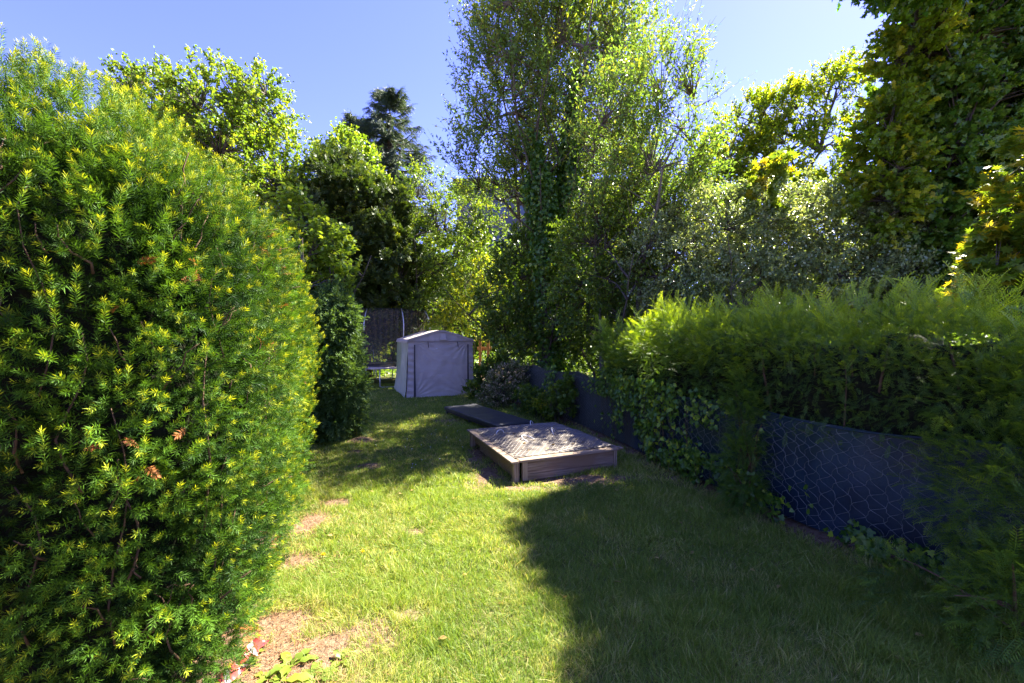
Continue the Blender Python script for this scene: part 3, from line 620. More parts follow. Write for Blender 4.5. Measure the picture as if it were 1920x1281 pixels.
# ------------------------------------------------------------------ plants: blobs of twigs with leaves
def B(px, py, D, rx, ry, rd, w=1.0): c = at(px, py, D); k = D/F; return (c, np.array([rx*k, rd, ry*k]), w)
def in_blobs(blobs, n, hollow=.45, gap=0., gs=.6, seed=0):
    vol = np.array([b[1].prod()**(2/3)*b[2] for b in blobs]); ks = R.choice(len(blobs), n, p=vol/vol.sum())
    cen = np.array([b[0] for b in blobs])[ks]; rr = np.array([b[1] for b in blobs])[ks]
    u = rdir(n); rad_ = (R.random(n)*(1-hollow**3)+hollow**3)**(1/3)
    rad_ = rad_*(.80+.42*vn(cen+u*rr, seed+3)); P = cen+u*rr*rad_[:, None]
    if gap > 0:
        k = vn(P/gs, seed+11) > gap; P, u, ks = P[k], u[k], ks[k]
    return P, u, ks
def plant(name, label, cat, base, blobs, mat, temp, leaf=(.06, .09), nclus=400, twigs=5, m=10, twig_len=.5, gap=.25, gs=.7, up=.35, out=.6, droop=.0, trunk_r=.12, stems=1,
          tint0=.5, aged=.15, hollow=.45, twigmat=None, bark=None, group=None, flat=.5, limb_r=.35, zmin=.05, trunk_top=.75, lean=(0, 0), along=.6, twig_r=.003, jit=.25, spread=.12, partname='crown', colvar=.5):
    base = np.array([base[0], base[1], 0.]); root = thing(name, label, cat, tuple(base), group)
    P, u, ks = in_blobs(blobs, nclus, hollow, gap, gs, len(label)); k = P[:, 2] > zmin; P, u, ks = P[k], u[k], ks[k]; n = len(P)
    cens = np.array([b[0] for b in blobs]); top = cens[:, 2].max()*trunk_top
    # trunk / stems
    tk = MB(); lp = []; t = np.linspace(0, 1, 9)
    for s in range(stems):
        a = s*2*math.pi/stems+R.random(); off = np.array([math.cos(a), math.sin(a), 0])*spread*(stems > 1)
        tgt = cens.mean(0)*.55+cens[cens[:, 2].argmax()]*.45; tgt = tgt+np.array([math.cos(a), math.sin(a), 0])*spread*6*(stems > 1); tgt[2] = top
        Q = base+off+(tgt-base-off)*np.stack([t**1.3, t**1.3, t], 1)+R.normal(size=(9, 3))*trunk_r*.35*np.array([1, 1, 0]); Q[0, 2] = -.1
        tk.tubes(Q, trunk_r/stems**.5*(1-.78*t)*(1+.5*np.exp(-t*14)), 9); lp.append(Q)
    trunkpts = np.concatenate(lp)
    # limbs to every blob
    limbpts = [np.concatenate([trunkpts, np.full((len(trunkpts), 1), trunk_r*.4)], 1)]; th = np.linspace(0, 1, 8)[:, None]
    for c, r, w_ in blobs:
        for j in range(2):
            tgt = c+rdir(1)[0]*r*.55; dz = np.linalg.norm((trunkpts-tgt)[:, :2], axis=1)+np.abs(trunkpts[:, 2]-np.minimum(tgt[2]-.45*np.linalg.norm((trunkpts-tgt)[:, :2], axis=1), top))
            a = trunkpts[dz.argmin()]; mid = (a+tgt)/2+np.array([0, 0, .12*np.linalg.norm(tgt-a)])
            Q = a*(1-th)**2+2*mid*th*(1-th)+tgt*th**2+R.normal(size=(8, 3))*.02*np.linalg.norm(tgt-a)*np.sin(th*math.pi)
            rr = trunk_r*limb_r*(1-.92*th[:, 0]); tk.tubes(Q, rr, 6); limbpts.append(np.concatenate([Q, rr[:, None]], 1))
    LP = np.concatenate(limbpts)
    # connect clusters
    A = np.zeros((n, 3)); 
    for i0 in range(0, n, 500):
        d = np.linalg.norm(LP[None, :, :3]-P[i0:i0+500, None]+np.array([0, 0, .15]), axis=2); A[i0:i0+500] = LP[d.argmin(1), :3]
    t4 = np.linspace(0, 1, 5)[None, :, None]; mid = (A+P)/2+np.array([0, 0, .08])*np.linalg.norm(P-A, axis=1, keepdims=True)
    Q = A[:, None]*(1-t4)**2+2*mid[:, None]*t4*(1-t4)+P[:, None]*t4**2
    tk.tubes(Q, np.linspace(trunk_r*.10+twig_r*1.5, twig_r, 5)[None]*np.ones((n, 1)), 4)
    # twigs and leaves
    K = n*twigs; C0 = np.repeat(P, twigs, 0); uo = np.repeat(norm(u*.7+norm(P-A)*.5), twigs, 0)
    d = norm(uo*out+np.array([0, 0, up])+rdir(K)*jit*2.2); L = twig_len*(.5+.8*R.random(K))
    tq = np.linspace(0, 1, 4)[None, :, None]; QT = C0[:, None]+d[:, None]*tq*L[:, None, None]-np.array([0, 0, 1.])*droop*(tq*L[:, None, None])**2
    tk.tubes(QT, np.linspace(twig_r, twig_r*.4, 4)[None]*np.ones((K, 1)), 3, mi=1); tk.build('trunk' if stems == 1 else 'stems', [bark or BARK, twigmat or TWIG], root).location = tuple(-base)
    tt = np.tile((np.arange(m)+.5)/m, K); tt = np.clip(tt*(1-along*.3)+along*.3*R.random(K*m)+.02, 0, 1.02)
    Dk = np.repeat(d, m, 0); Lk = np.repeat(L, m); Ck = np.repeat(C0, m, 0)
    pos = Ck+Dk*(tt*Lk)[:, None]-np.array([0, 0, 1.])*(droop*(tt*Lk)**2)[:, None]
    ld = norm(Dk*.5+rdir(K*m)*.8+np.array([0, 0, -.25*flat])); un = norm(np.array([0, 0, 1.])*flat*1.6+rdir(K*m))
    cl = np.repeat(np.repeat(vn(P/1.1, 5)-.5, twigs), m)
    tint = np.clip(tint0+R.normal(size=K*m)*.22+cl*colvar, 0, 1); age = np.clip((np.repeat(R.random(K), m) < aged)*(.4+.6*R.random(K*m))*tt, 0, 1)
    sz = leaf[0]+(leaf[1]-leaf[0])*R.random(K*m)
    k = pos[:, 2] > .01; fo = MB()
    if len(temp) == 3: scatter_t(fo, [temp], pos[k], ld[k], un[k], sz[k], tint[k], 0, age[k])
    elif isinstance(temp, list): scatter_t(fo, temp, pos[k], ld[k], un[k], sz[k], tint[k], 0, age[k])
    else: fo.inst(temp[0], temp[1], pos[k], frames(ld[k], un[k]), sz[k], tint[k], age[k])
    fo.build(partname, mat, root).location = tuple(-base)
    return root
NARROW = leaf2(.20, .06, -.1); OVAL = leaf2(.32, .1, -.12); OVAL4 = leaf4(.33); ROUND = leaf4(.42, .06, -.06)

# tall willow behind the fence
plant('willow_tree', 'tall airy willow with many thin upright stems, the highest crown in the middle', 'tree', (1.15, 14.2),
      [B(1000, 60, 14, 120, 120, 1.9), B(1110, 20, 14.3, 110, 120, 2.0), B(960, 200, 13.7, 105, 110, 1.7), B(1090, 200, 14, 120, 120, 2.0), B(910, 320, 13.5, 80, 70, 1.3, .8),
       B(1010, 330, 13.4, 100, 90, 1.6), B(1160, 350, 14, 110, 110, 1.8), B(1040, -90, 14, 140, 110, 2), B(1170, 90, 14, 70, 70, 1.2, .8), B(930, 90, 14, 60, 80, 1.0, .6)],
      WILLOW, NARROW, (.09, .145), 1700, 4, 14, 1.05, .30, .8, .75, .35, 0, .20, 5, .6, .35, .2, limb_r=.3, trunk_top=.8, spread=.35, twig_r=.004, jit=.2, bark=BARKL)
plant('slim_willow', 'slimmer willow with loose pointed shoots right of the tall willow, leaning over the bushes', 'tree', (2.5, 10.3),
      [B(1150, 250, 10.3, 70, 90, 1.1), B(1220, 180, 10.1, 70, 90, 1.1), B(1250, 320, 10.0, 80, 90, 1.1), B(1305, 210, 10.1, 34, 80, .6, .5), B(1180, 400, 10.3, 90, 80, 1.2), B(1280, 400, 10.2, 60, 60, 1.0)],
      WILLOW, NARROW, (.075, .12), 560, 4, 11, 1.05, .33, .8, .7, .35, .1, .12, 3, .55, .2, .2, limb_r=.3, trunk_top=.8, spread=.25, twig_r=.004, jit=.2, bark=BARKL)
# two trunks wrapped in ivy
def ivy_trunk(label, base, pts, r, n):
    root = thing('ivy_clad_trunk', label, 'tree', (base[0], base[1], 0), 'ivy wrapped trunks in front of the willow'); b = np.array([base[0], base[1], 0])
    Q = np.array([b-[0, 0, .1]]+[at(*q) for q in pts]); s = np.linspace(0, len(Q)-1, 24); Q = np.stack([np.interp(s, np.arange(len(Q)), Q[:, i]) for i in range(3)], 1)+R.normal(size=(24, 3))*.03
    mb = MB(); mb.tubes(Q, np.linspace(.17, .06, 24), 8)
    for k in range(16):
        i = R.integers(9, 23); d = norm(np.array([*R.normal(size=2), .9])); t = np.linspace(0, 1, 6)[:, None]; mb.tubes(Q[i]+d*t*(1.2+R.random())+np.array([0, 0, .5])*t*t, np.linspace(.03, .008, 6), 5)
    mb.build('trunk', BARK, root).location = tuple(-b)
    i = R.random(n)*23; P = np.stack([np.interp(i, np.arange(24), Q[:, k]) for k in range(3)], 1); u = rdir(n); rr = r*(1-.35*i/23)*(.35+1.1*vn(P*1.3, 4))*(.4+.6*R.random(n))
    P = P+u*rr[:, None]; fo = MB(); fo.inst(*IVYL, P, frames(norm(u*.4+rdir(n)*.5-[0, 0, .6]), norm(u+rdir(n)*.5)), .07+.05*R.random(n), np.clip(.3+R.normal(size=n)*.25, 0, 1), (R.random(n) < .06)*.8)
    fo.build('ivy', IVY, root).location = tuple(-b)
ivy_trunk('taller dark ivy wrapped trunk rising straight through the willow crown', (1.35, 12.6), [(1050, 500, 12.6), (1055, 380, 12.6), (1072, 250, 12.6), (1080, 150, 12.6)], .48, 9000)
ivy_trunk('shorter ivy wrapped trunk leaning left below the willow crown', (.95, 12.2), [(1022, 500, 12.2), (1015, 400, 12.2), (1010, 320, 12.2), (1000, 250, 12.2)], .58, 9000)

# left background
plant('walnut_tree', 'large spreading walnut tree with bright green crown rising above the left hedge', 'tree', (-10.6, 17),
      [B(290, 190, 16.5, 60, 50, 1.5, 1), B(400, 215, 16.5, 75, 75, 2, 1.2), B(485, 200, 16.5, 60, 60, 1.6), B(470, 300, 16, 85, 80, 2), B(360, 310, 16.5, 90, 80, 2), B(520, 400, 15.5, 80, 80, 1.8), B(430, 430, 16, 90, 90, 2), B(250, 330, 17, 90, 90, 2), B(600, 440, 15.5, 60, 70, 1.5)],
      WALNUT, OVAL, (.10, .15), 1250, 5, 12, .75, .30, .9, .3, .7, .25, .30, 1, .5, .3, .35, trunk_top=.7, twig_r=.008, bark=BARKL)
plant('young_walnut', 'light green young broadleaf tree top just left of the dark conifer', 'tree', (-6.9, 17.5),
      [B(645, 300, 17, 52, 40, 1.2), B(620, 370, 17, 60, 60, 1.3), B(720, 390, 17.5, 45, 55, 1.1)], WALNUT, OVAL, (.10, .15), 260, 5, 11, .6, .25, .8, .4, .6, .2, .12, 1, .6, .3)
def spruce(label, x, y, H, rmax, nb, seed):
    rg = np.random.default_rng(seed); root = thing('spruce_tree', label, 'tree', (x, y, 0), 'spruces far behind the garden'); t = np.linspace(0, 1, 12)
    mb = MB(); mb.tubes(np.stack([0*t, 0*t, t*H], 1), .22*(1-t)+.02, 8)
    h = .12+.88*rg.random(nb)**.8; a = rg.random(nb)*2*math.pi; L = rmax*(1-h)**.6*(.65+.55*rg.random(nb))+.25
    tt = np.linspace(0, 1, 7)[None, :]; e = np.stack([np.cos(a), np.sin(a), 0*a], 1)
    Q = e[:, None]*(tt*L[:, None])[..., None]; Q[..., 2] = (h*H)[:, None]-.34*L[:, None]*tt*(1.1-tt*.2)+.30*L[:, None]*tt**3+(h > .9)[:, None]*tt*.5*L[:, None]
    mb.tubes(Q, (.02+.02*L)[:, None]*np.linspace(1, .25, 7)[None], 4); mb.build('trunk', BARK, root)
    m_ = 75; k = np.repeat(np.arange(nb), m_); s = rg.random(len(k))**.7; P = np.stack([np.take_along_axis(Q[k][..., i], np.minimum((s*6).astype(int), 5)[:, None], 1)[:, 0]*(1-(s*6) % 1)+np.take_along_axis(Q[k][..., i], np.minimum((s*6).astype(int)+1, 6)[:, None], 1)[:, 0]*((s*6) % 1) for i in range(3)], 1)
    sgn = np.where(rg.random(len(k)) < .5, -1, 1); sd_ = np.stack([-np.sin(a), np.cos(a), 0*a], 1)[k]*sgn[:, None]
    d = norm(e[k]*.6+sd_*.8*(1.1-s)[:, None]+np.array([0, 0, -.45])+rg.normal(size=(len(k), 3))*.25)
    fo = MB(); T = [needle_shoot(12, .5, .10, .016, .7, 0, q) for q in range(3)]
    scatter_t(fo, T, P, d, rdir(len(k)), .7+.5*rg.random(len(k)), np.clip(.5+rg.normal(size=len(k))*.25, 0, 1)); fo.build('crown', SPRUCE, root)
spruce('tall blue green spruce with drooping branches standing clear against the sky', -8.6, 30, 18.9, 6.0, 320, 1)
spruce('smaller blue green spruce top just left of the tall spruce', -11.4, 31, 17.6, 5.2, 280, 2)
TUFT = [needle_shoot(12, .22, .09, .016, .2, .6, q) for q in range(4)]
plant('dark_conifer', 'broad dark green conifer with olive tufted branches behind the trampoline', 'tree', (-6.0, 17.6),
      [B(650, 350, 15.6, 60, 55, 1.4), B(600, 430, 15.6, 60, 80, 1.5), B(690, 420, 15.6, 65, 80, 1.5), B(640, 520, 15.6, 90, 90, 1.8), B(730, 500, 15.9, 50, 90, 1.3), B(770, 560, 17.9, 60, 80, 1.4), B(690, 590, 17.9, 100, 60, 1.5)],
      DARKC, TUFT, (.9, 1.5), 1000, 7, 5, .5, .3, .7, .7, .6, .05, .22, 1, .35, .35, .3, trunk_top=.8, colvar=.7)
plant('understorey_shrub', 'olive green loose bush in the gap right of the dark conifer', 'shrub', (-3.6, 17.5),
      [B(935, 400, 16.5, 45, 45, .9, .9), B(800, 380, 17, 55, 60, 1.3), B(860, 420, 17, 60, 60, 1.3), B(800, 480, 17, 60, 70, 1.3), B(880, 500, 16.6, 60, 70, 1.3), B(830, 570, 16.5, 70, 70, 1.2)],
      SHADEL, OVAL, (.07, .11), 560, 5, 10, .6, .27, .7, .4, .6, .1, .10, 3, .65, .3, spread=.3, bark=BARK)
plant('lime_shrub', 'sunlit yellow green shrub with orange young leaves directly behind the grey shed', 'shrub', (-1.45, 15.2),
      [B(862, 600, 15, 35, 30, .6), B(895, 590, 15, 30, 50, .6), B(900, 540, 15.3, 50, 50, .8), B(835, 612, 15, 24, 14, .4)], LIME, OVAL, (.06, .09), 170, 5, 10, .35, .2, .5, .5, .6, .1, .04, 3, .75, .6, spread=.15)
plant('understorey_shrub', 'dark shaded bush below the ivy wrapped trunks behind the fence', 'shrub', (.9, 13.6),
      [B(960, 560, 13, 60, 90, 1.0), B(1060, 590, 12.5, 90, 80, 1.0), B(960, 640, 12.5, 60, 45, .8), B(1130, 630, 11.5, 70, 60, .9), B(1010, 480, 13.4, 80, 70, 1.0)],
      SHADEL, OVAL, (.07, .11), 620, 5, 11, .5, .25, .6, .4, .6, .12, .08, 4, .4, .15, spread=.5)
plant('understorey_shrub', 'leafy mid green bush between the willow and the glossy shrub', 'shrub', (2.6, 10.7),
      [B(1130, 480, 10.5, 80, 90, 1.0), B(1200, 540, 10.0, 70, 80, .9), B(1190, 430, 11.0, 80, 70, 1.0), B(1110, 560, 10.3, 60, 60, .8)],
      SHADEL, OVAL, (.06, .10), 520, 5, 11, .5, .25, .6, .4, .6, .12, .07, 3, .6, .25, spread=.4)
plant('robinia_tree', 'feathery robinia with arching branches against the bright sky on the right', 'tree', (6.2, 13.5),
      [B(1400, 240, 13, 60, 45, .9), B(1370, 330, 13, 70, 60, 1.1), B(1470, 200, 13, 50, 35, .8), B(1540, 165, 12.8, 45, 28, .7, .9), B(1600, 130, 12.8, 30, 24, .5, .9), B(1450, 300, 13, 70, 60, 1.1), B(1550, 260, 13, 55, 35, .8, .8), B(1340, 420, 13, 70, 60, 1.1), B(1440, 400, 13, 80, 60, 1.2), B(1560, 370, 13, 60, 50, .9), B(1630, 420, 13, 60, 60, .9)],
      LIME, OVAL, (.06, .09), 1100, 5, 17, .55, .28, .6, .35, .7, .3, .16, 1, .55, .3, trunk_top=.75, bark=BARKL)
plant('glossy_shrub', 'big sprawling shrub with small glossy leaves glinting in the sun above the right hedge', 'shrub', (5.2, 9.3),
      [B(1240, 500, 9.2, 70, 70, .9), B(1330, 450, 9, 80, 70, 1.0), B(1430, 440, 8.8, 90, 75, 1.0), B(1540, 430, 8.6, 90, 80, 1.0), B(1620, 450, 8.4, 80, 80, .9), B(1290, 560, 8.8, 80, 50, .8), B(1400, 540, 8.5, 100, 60, .9), B(1530, 540, 8.2, 100, 60, .9), B(1650, 550, 8, 80, 70, .9), B(1500, 380, 9, 100, 40, .7, .7)],
      GLOSS, OVAL4, (.04, .062), 1250, 6, 14, .45, .2, .5, .35, .7, .5, .05, 5, .6, .3, .35, spread=.5, twig_r=.0025, flat=1.0)
plant('lime_sapling', 'pale lime green maple sapling shoot poking above the glossy shrub', 'shrub', (4.9, 8.6), [B(1440, 330, 8.6, 22, 35, .3), B(1430, 385, 8.6, 28, 25, .3)], MAPLE, MAPL, (.11, .16), 26, 4, 6, .25, 0, .5, .6, .5, .1, .03, 1, .6, .2, trunk_top=.95)
plant('ivy_covered_tree', 'huge tree smothered in dark ivy filling the upper right corner', 'tree', (8.5, 8.9),
      [B(1800, 80, 8.3, 90, 90, 1.0), B(1740, 190, 8.2, 75, 90, .9), B(1850, 230, 8.1, 100, 110, 1.1), B(1760, 320, 8.0, 80, 90, .9), B(1870, 400, 7.8, 90, 110, 1.0), B(1780, 440, 7.8, 80, 80, .9), B(1850, 20, 8.5, 110, 90, 1.1), B(1920, 60, 8.3, 100, 120, 1.1), B(1700, -155, 8.5, 60, 45, .7, 1.3), (np.array([7.8, 9.2, 10.2]), np.array([.7, .8, .4]), 2.2), (np.array([6.42, 6.2, 7.6]), np.array([.7, .95, .5]), 3.4), (np.array([7.3, 7.6, 8.8]), np.array([.6, .9, .45]), 3.0), B(1720, -90, 8.5, 70, 60, .8), B(1980, 250, 8.1, 100, 150, 1.1), B(1830, 540, 7.6, 100, 60, .9), B(1730, 520, 7.9, 60, 60, .8)],  # unseen lobes above the frame are added to cast the lawn's shadow edge
      IVY, IVYL, (.065, .11), 2800, 5, 14, .38, .16, .55, .2, .6, .5, .32, 1, .42, .12, .5, trunk_top=.85, flat=.2, colvar=.6)
plant('ivy_sprig_tree', 'paler loose leafy branches on the left flank of the ivy covered tree', 'tree', (6.6, 8.4),
      [B(1690, 110, 7.8, 40, 40, .5), B(1660, 240, 7.8, 35, 50, .5), B(1670, 330, 7.8, 45, 50, .6), B(1720, 50, 7.8, 35, 40, .5), B(1640, 400, 7.8, 45, 40, .5)], LIME, IVYL, (.07, .10), 240, 5, 9, .4, .15, .5, .4, .7, .3, .07, 1, .4, .25, trunk_top=.9)
plant('maple_tree', 'palmate leaved maple with yellow sunlit leaves reaching in at the right edge', 'tree', (6.1, 4.7),
      [B(1900, 330, 3.9, 40, 45, .25), B(1935, 420, 3.8, 60, 70, .35), B(1880, 480, 3.9, 45, 40, .3), B(1990, 380, 3.9, 70, 120, .5), B(1900, 540, 3.8, 55, 35, .3), B(1850, 515, 3.9, 20, 15, .15)],
      MAPLE, MAPL, (.065, .10), 150, 4, 7, .22, .1, .3, .25, .7, .15, .05, 1, .35, .28, .3, trunk_top=.4, flat=1.2, twig_r=.002)
# shrubs left, behind the hedge
CS = [spray(14, .16, q) for q in range(4)]
plant('columnar_cypress', 'dark feathery column shaped cypress at the far end of the yew hedge', 'shrub', (-3.05, 7.5),
      [B(622, 610, 7.5, 36, 50, .36), B(622, 670, 7.5, 38, 55, .40), B(628, 735, 7.4, 43, 55, .42), B(622, 790, 7.4, 44, 40, .42), B(622, 570, 7.6, 28, 22, .25)],
      CYPR, CS, (.9, 1.5), 620, 4, 4, .13, .0, .5, .25, .8, .3, .05, 1, .45, .3, .55, trunk_top=.8, zmin=.02)
plant('hazel_bush', 'hazel bush with round bright leaves leaning out over the far end of the hedge', 'shrub', (-4.3, 8.6),
      [B(575, 440, 8.2, 42, 40, .45), B(610, 480, 8.1, 42, 40, .45), B(560, 500, 8.2, 50, 50, .5), B(632, 530, 7.9, 28, 25, .3), B(655, 520, 7.9, 16, 12, .2, .6), B(550, 390, 8.2, 30, 20, .3), B(560, 580, 8, 60, 60, .5)],
      HAZEL, ROUND, (.07, .10), 260, 4, 9, .4, .1, .4, .45, .8, .15, .06, 3, .7, .3, .3, spread=.2, flat=1.2, trunk_top=.8)
plant('round_topiary', 'small rounded light green bush seen through the trampoline net', 'shrub', (-5.9, 19.5), [B(712, 650, 19, 16, 22, .4), B(705, 680, 19, 14, 30, .4)], LIME, OVAL, (.06, .09), 90, 5, 8, .25, 0, .5, .3, .8, 0, .04, 1, .4, .3)

# ------------------------------------------------------------------ far setting
def build_treeline():
    N = 52000; a = rad(-62)+rad(128)*R.random(N); D = 25+9*R.random(N)**2; x = D*np.sin(a)*1.25; y = D*np.cos(a)*.9+3
    hh = 5.2+3.2*vn2(x, y, .16, 71)+1.6*vn2(x, y, .5, 72)-1.6*(x > 6); z = hh*R.random(N)**.7; P = np.stack([x, y, z], 1)
    P += rdir(N)*.5; fo = MB(); fo.inst(*OVAL, P, frames(rdir(N), norm(rdir(N)+[0, 0, .8])), .28+.25*R.random(N), np.clip(.2+.9*(vn(P*.35, 73)-.1), 0, 1), (R.random(N) < .15)*.5)
    aa = np.linspace(rad(-66), rad(70), 120); zz = np.linspace(0, 1, 14); A, Z = np.meshgrid(aa, zz, indexing='ij'); D = 34.5
    X = D*np.sin(A)*1.25; Y = D*np.cos(A)*.9+3; H = (5.0+3.0*vn2(X, Y, .16, 71)+1.2*vn2(X, Y, .5, 72)).reshape(X.shape)-1.6*(X > 6); w_ = (vn(np.stack([X.ravel(), Y.ravel(), (Z*H).ravel()], 1)*.7, 75).reshape(X.shape)-.5)*2.5
    fo.grid(np.stack([X-np.sin(A)*w_, Y-np.cos(A)*w_, Z*H], -1)[::-1], tint=np.full(A.size, .1))
    tag(fo.build('far_trees', SHADEL), 'distant belt of mixed green trees closing the view behind the gardens', 'trees', kind='stuff')
    # brambles and ground ivy on the far side of the fence and behind the trampoline
    N = 46000; y = 3.2+18*R.random(N); x = fence_x(np.minimum(y, 14.))+.25+10*R.random(N)**1.3; k = y > 15.5; x[k] = -13+22*R.random(k.sum()); k2 = (np.hypot(x+4.75, y-16.2) > 2.2) & (np.hypot(x+2.6, y-13.6) > 1.9); x, y = x[k2], y[k2]; N = len(x)
    hh = .5+1.5*vn2(x, y, .55, 81)+.8*vn2(x, y, 1.5, 82)-.3; hh = hh*np.clip((x-fence_x(np.minimum(y, 14.)))/1.6+(y > 15.5), .35, 1)*np.where((y > 15.5) & (x < -2), .6, 1); z = hh*R.random(N)**.5
    P = np.stack([x, y, np.maximum(z, .03)], 1); ub = MB(); ub.inst(*OVAL, P, frames(rdir(N)*[1, 1, .5], norm(rdir(N)+[0, 0, 1.2])), .08+.08*R.random(N), np.clip(.1+.8*vn(P*1.2, 83), 0, 1), (R.random(N) < .08)*.6)
    tag(ub.build('undergrowth', SHADEL), 'tangle of bramble and ivy leaves covering the ground beyond the fence', 'undergrowth', kind='stuff')
build_treeline()
PLAS = surf('grey_render', (.09, .09, .11), (.14, .14, .165), 1.5, .8, .2); ROOFM = surf('dark_roof_edge', (.06, .065, .075), (.10, .105, .12), 3, .7, .3)
GLS = surf('dark_window_glass', (.03, .04, .05), (.08, .10, .12), 2, .12, .8)
def build_house():
    root = thing('apartment_building', 'grey flat roofed building glimpsed through leaves left of the ivy wrapped trunks', 'building', (-4.9, 38, 0)); L, H, Dp = 15., 15.0, 9.
    mb = MB(); mb.box((L/2, Dp/2, H/2), (L, Dp, H)); mb.build('wall', PLAS, root, flat=True)
    mb = MB(); mb.box((L/2, Dp/2, H+.36), (L+.7, Dp+.7, .7)); mb.build('roof', ROOFM, root, flat=True)
    for i in range(6):
        for j in range(5):
            mb = MB(); mb.box((1.3+i*2.45, -.03, 1.6+j*2.85), (1.5, .08, 1.5)); f = mb.build('window', ROOFM, root, flat=True)
            mb = MB(); mb.box((1.3+i*2.45, -.075, 1.6+j*2.85), (1.3, .02, 1.3)); mb.build('pane', GLS, f, flat=True)
build_house()
OR = surf('orange_brown_timber', (.20, .09, .03), (.36, .17, .07), 6, .8, .2, .004, 30, (6, 6, .4))
root = thing('timber_post', 'orange brown timber fence posts and rail just right of the grey shed', 'post', (-1.12, 15.0, 0))
for x in (0, .28):
    mb = MB(); mb.box((x, 0, .85), (.09, .09, 1.75), yaw(.2), .008); mb.build('upright', OR, root, flat=True).location = (0, 0, 0)
mb = MB(); mb.box((.14, .06, 1.35), (.5, .03, .12), None, .004); mb.build('rail', OR, root, flat=True)

# ------------------------------------------------------------------ yew hedge behind the fence on the right
FR = [frond(10, .125, .029, .0021, q, .3) for q in range(4)]+[needle_shoot(24, .07, .024, .0017, .4, .5, q+40) for q in range(2)]; FRL = [frond(14, .23, .034, .0027, q+5, .35) for q in range(3)]; FRF = [frond(8, .135, .036, .0036, q+9, .3) for q in range(3)]+[needle_shoot(14, .09, .03, .0032, .4, .5, q+50) for q in range(2)]
def build_right_hedge():
    root = thing('yew_hedge', 'low ragged yew hedge with bright feathery new shoots on top rising behind the wire fence', 'hedge', (3.2, 4.4, 0)); b = np.array([3.2, 4.4, 0])
    s0, s1 = .2, float(np.interp(7.9, FENCE[:, 1], fs))
    def pt(s, off, z): p = fence_pt(s)-fence_n(s)*off[:, None]; return np.stack([p[:, 0], p[:, 1], z], 1)
    def ztop(s): return 1.83-.07*(s < 2.6)+.26*(vn2(s, 0*s, 1.9, 3)-.5)+.30*(vn2(s, 0*s, 5., 4)-.5)
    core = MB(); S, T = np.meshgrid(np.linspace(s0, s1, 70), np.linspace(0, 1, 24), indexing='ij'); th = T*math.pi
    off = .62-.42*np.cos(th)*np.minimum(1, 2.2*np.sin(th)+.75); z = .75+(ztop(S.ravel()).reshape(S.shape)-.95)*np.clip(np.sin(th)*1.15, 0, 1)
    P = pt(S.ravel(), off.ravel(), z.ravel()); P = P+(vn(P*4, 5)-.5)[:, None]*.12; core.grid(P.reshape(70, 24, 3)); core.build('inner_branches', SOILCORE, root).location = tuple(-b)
    fo = MB()
    def lay(N, off0, off1, z0, z1, temps, d0, sc, age, tint, nearD=None):
        s = s0+(s1-s0)*R.random(N); o = off0+(off1-off0)*R.random(N); k_ = vn2(s, o, 5.5, 6) > .32 if z1 > 0 else s > -9; s = s[k_]; o = o[k_]; N = len(s); zt = ztop(s)+.12*(vn2(s, o, 7., 9)-.5); z = zt+z0+(z1-z0)*R.random(N)
        P = pt(s, o, z); P = P+(vn(P*3, 7)-.5)[:, None]*.1; n2 = fence_n(s); out = np.stack([n2[:, 0], n2[:, 1], 0*s], 1)
        d = norm(out*d0[0]+np.array([0, 0, 1.])*d0[1]+R.normal(size=(N, 3))*d0[2]); up = norm(rdir(N)*.6+np.array([0, 0, 1.])+out*.4)
        nr = P[:, 1] < 4.6
        for m, tp in ((nr, temps[0]), (~nr, temps[1])):
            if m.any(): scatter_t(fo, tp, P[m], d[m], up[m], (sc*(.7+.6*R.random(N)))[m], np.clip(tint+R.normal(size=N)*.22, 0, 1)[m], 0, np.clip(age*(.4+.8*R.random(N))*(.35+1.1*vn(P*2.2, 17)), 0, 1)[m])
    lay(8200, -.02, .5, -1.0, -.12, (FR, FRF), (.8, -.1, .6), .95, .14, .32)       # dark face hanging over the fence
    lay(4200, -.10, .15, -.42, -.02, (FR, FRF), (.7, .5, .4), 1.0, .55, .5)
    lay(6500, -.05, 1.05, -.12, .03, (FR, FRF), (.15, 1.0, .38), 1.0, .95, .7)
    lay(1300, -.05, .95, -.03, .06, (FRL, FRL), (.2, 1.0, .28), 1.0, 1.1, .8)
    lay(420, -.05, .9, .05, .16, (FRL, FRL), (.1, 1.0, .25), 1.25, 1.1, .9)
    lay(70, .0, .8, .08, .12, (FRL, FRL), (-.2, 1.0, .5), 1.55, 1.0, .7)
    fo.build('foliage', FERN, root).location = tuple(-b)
    st = MB(); N = 36; s = s0+(s1-s0)*R.random(N); o = .1+.7*R.random(N); t = np.linspace(0, 1, 6); Q = np.stack([pt(s+.05*np.sin(k*5+s*9), o+.04*np.cos(k*7+s*5), k*1.75+0*s) for k in t], 1)
    st.tubes(Q, (.012+.012*R.random(N))[:, None]*np.linspace(1, .3, 6)[None], 5); st.build('stems', TWIG, root).location = tuple(-b)
build_right_hedge()
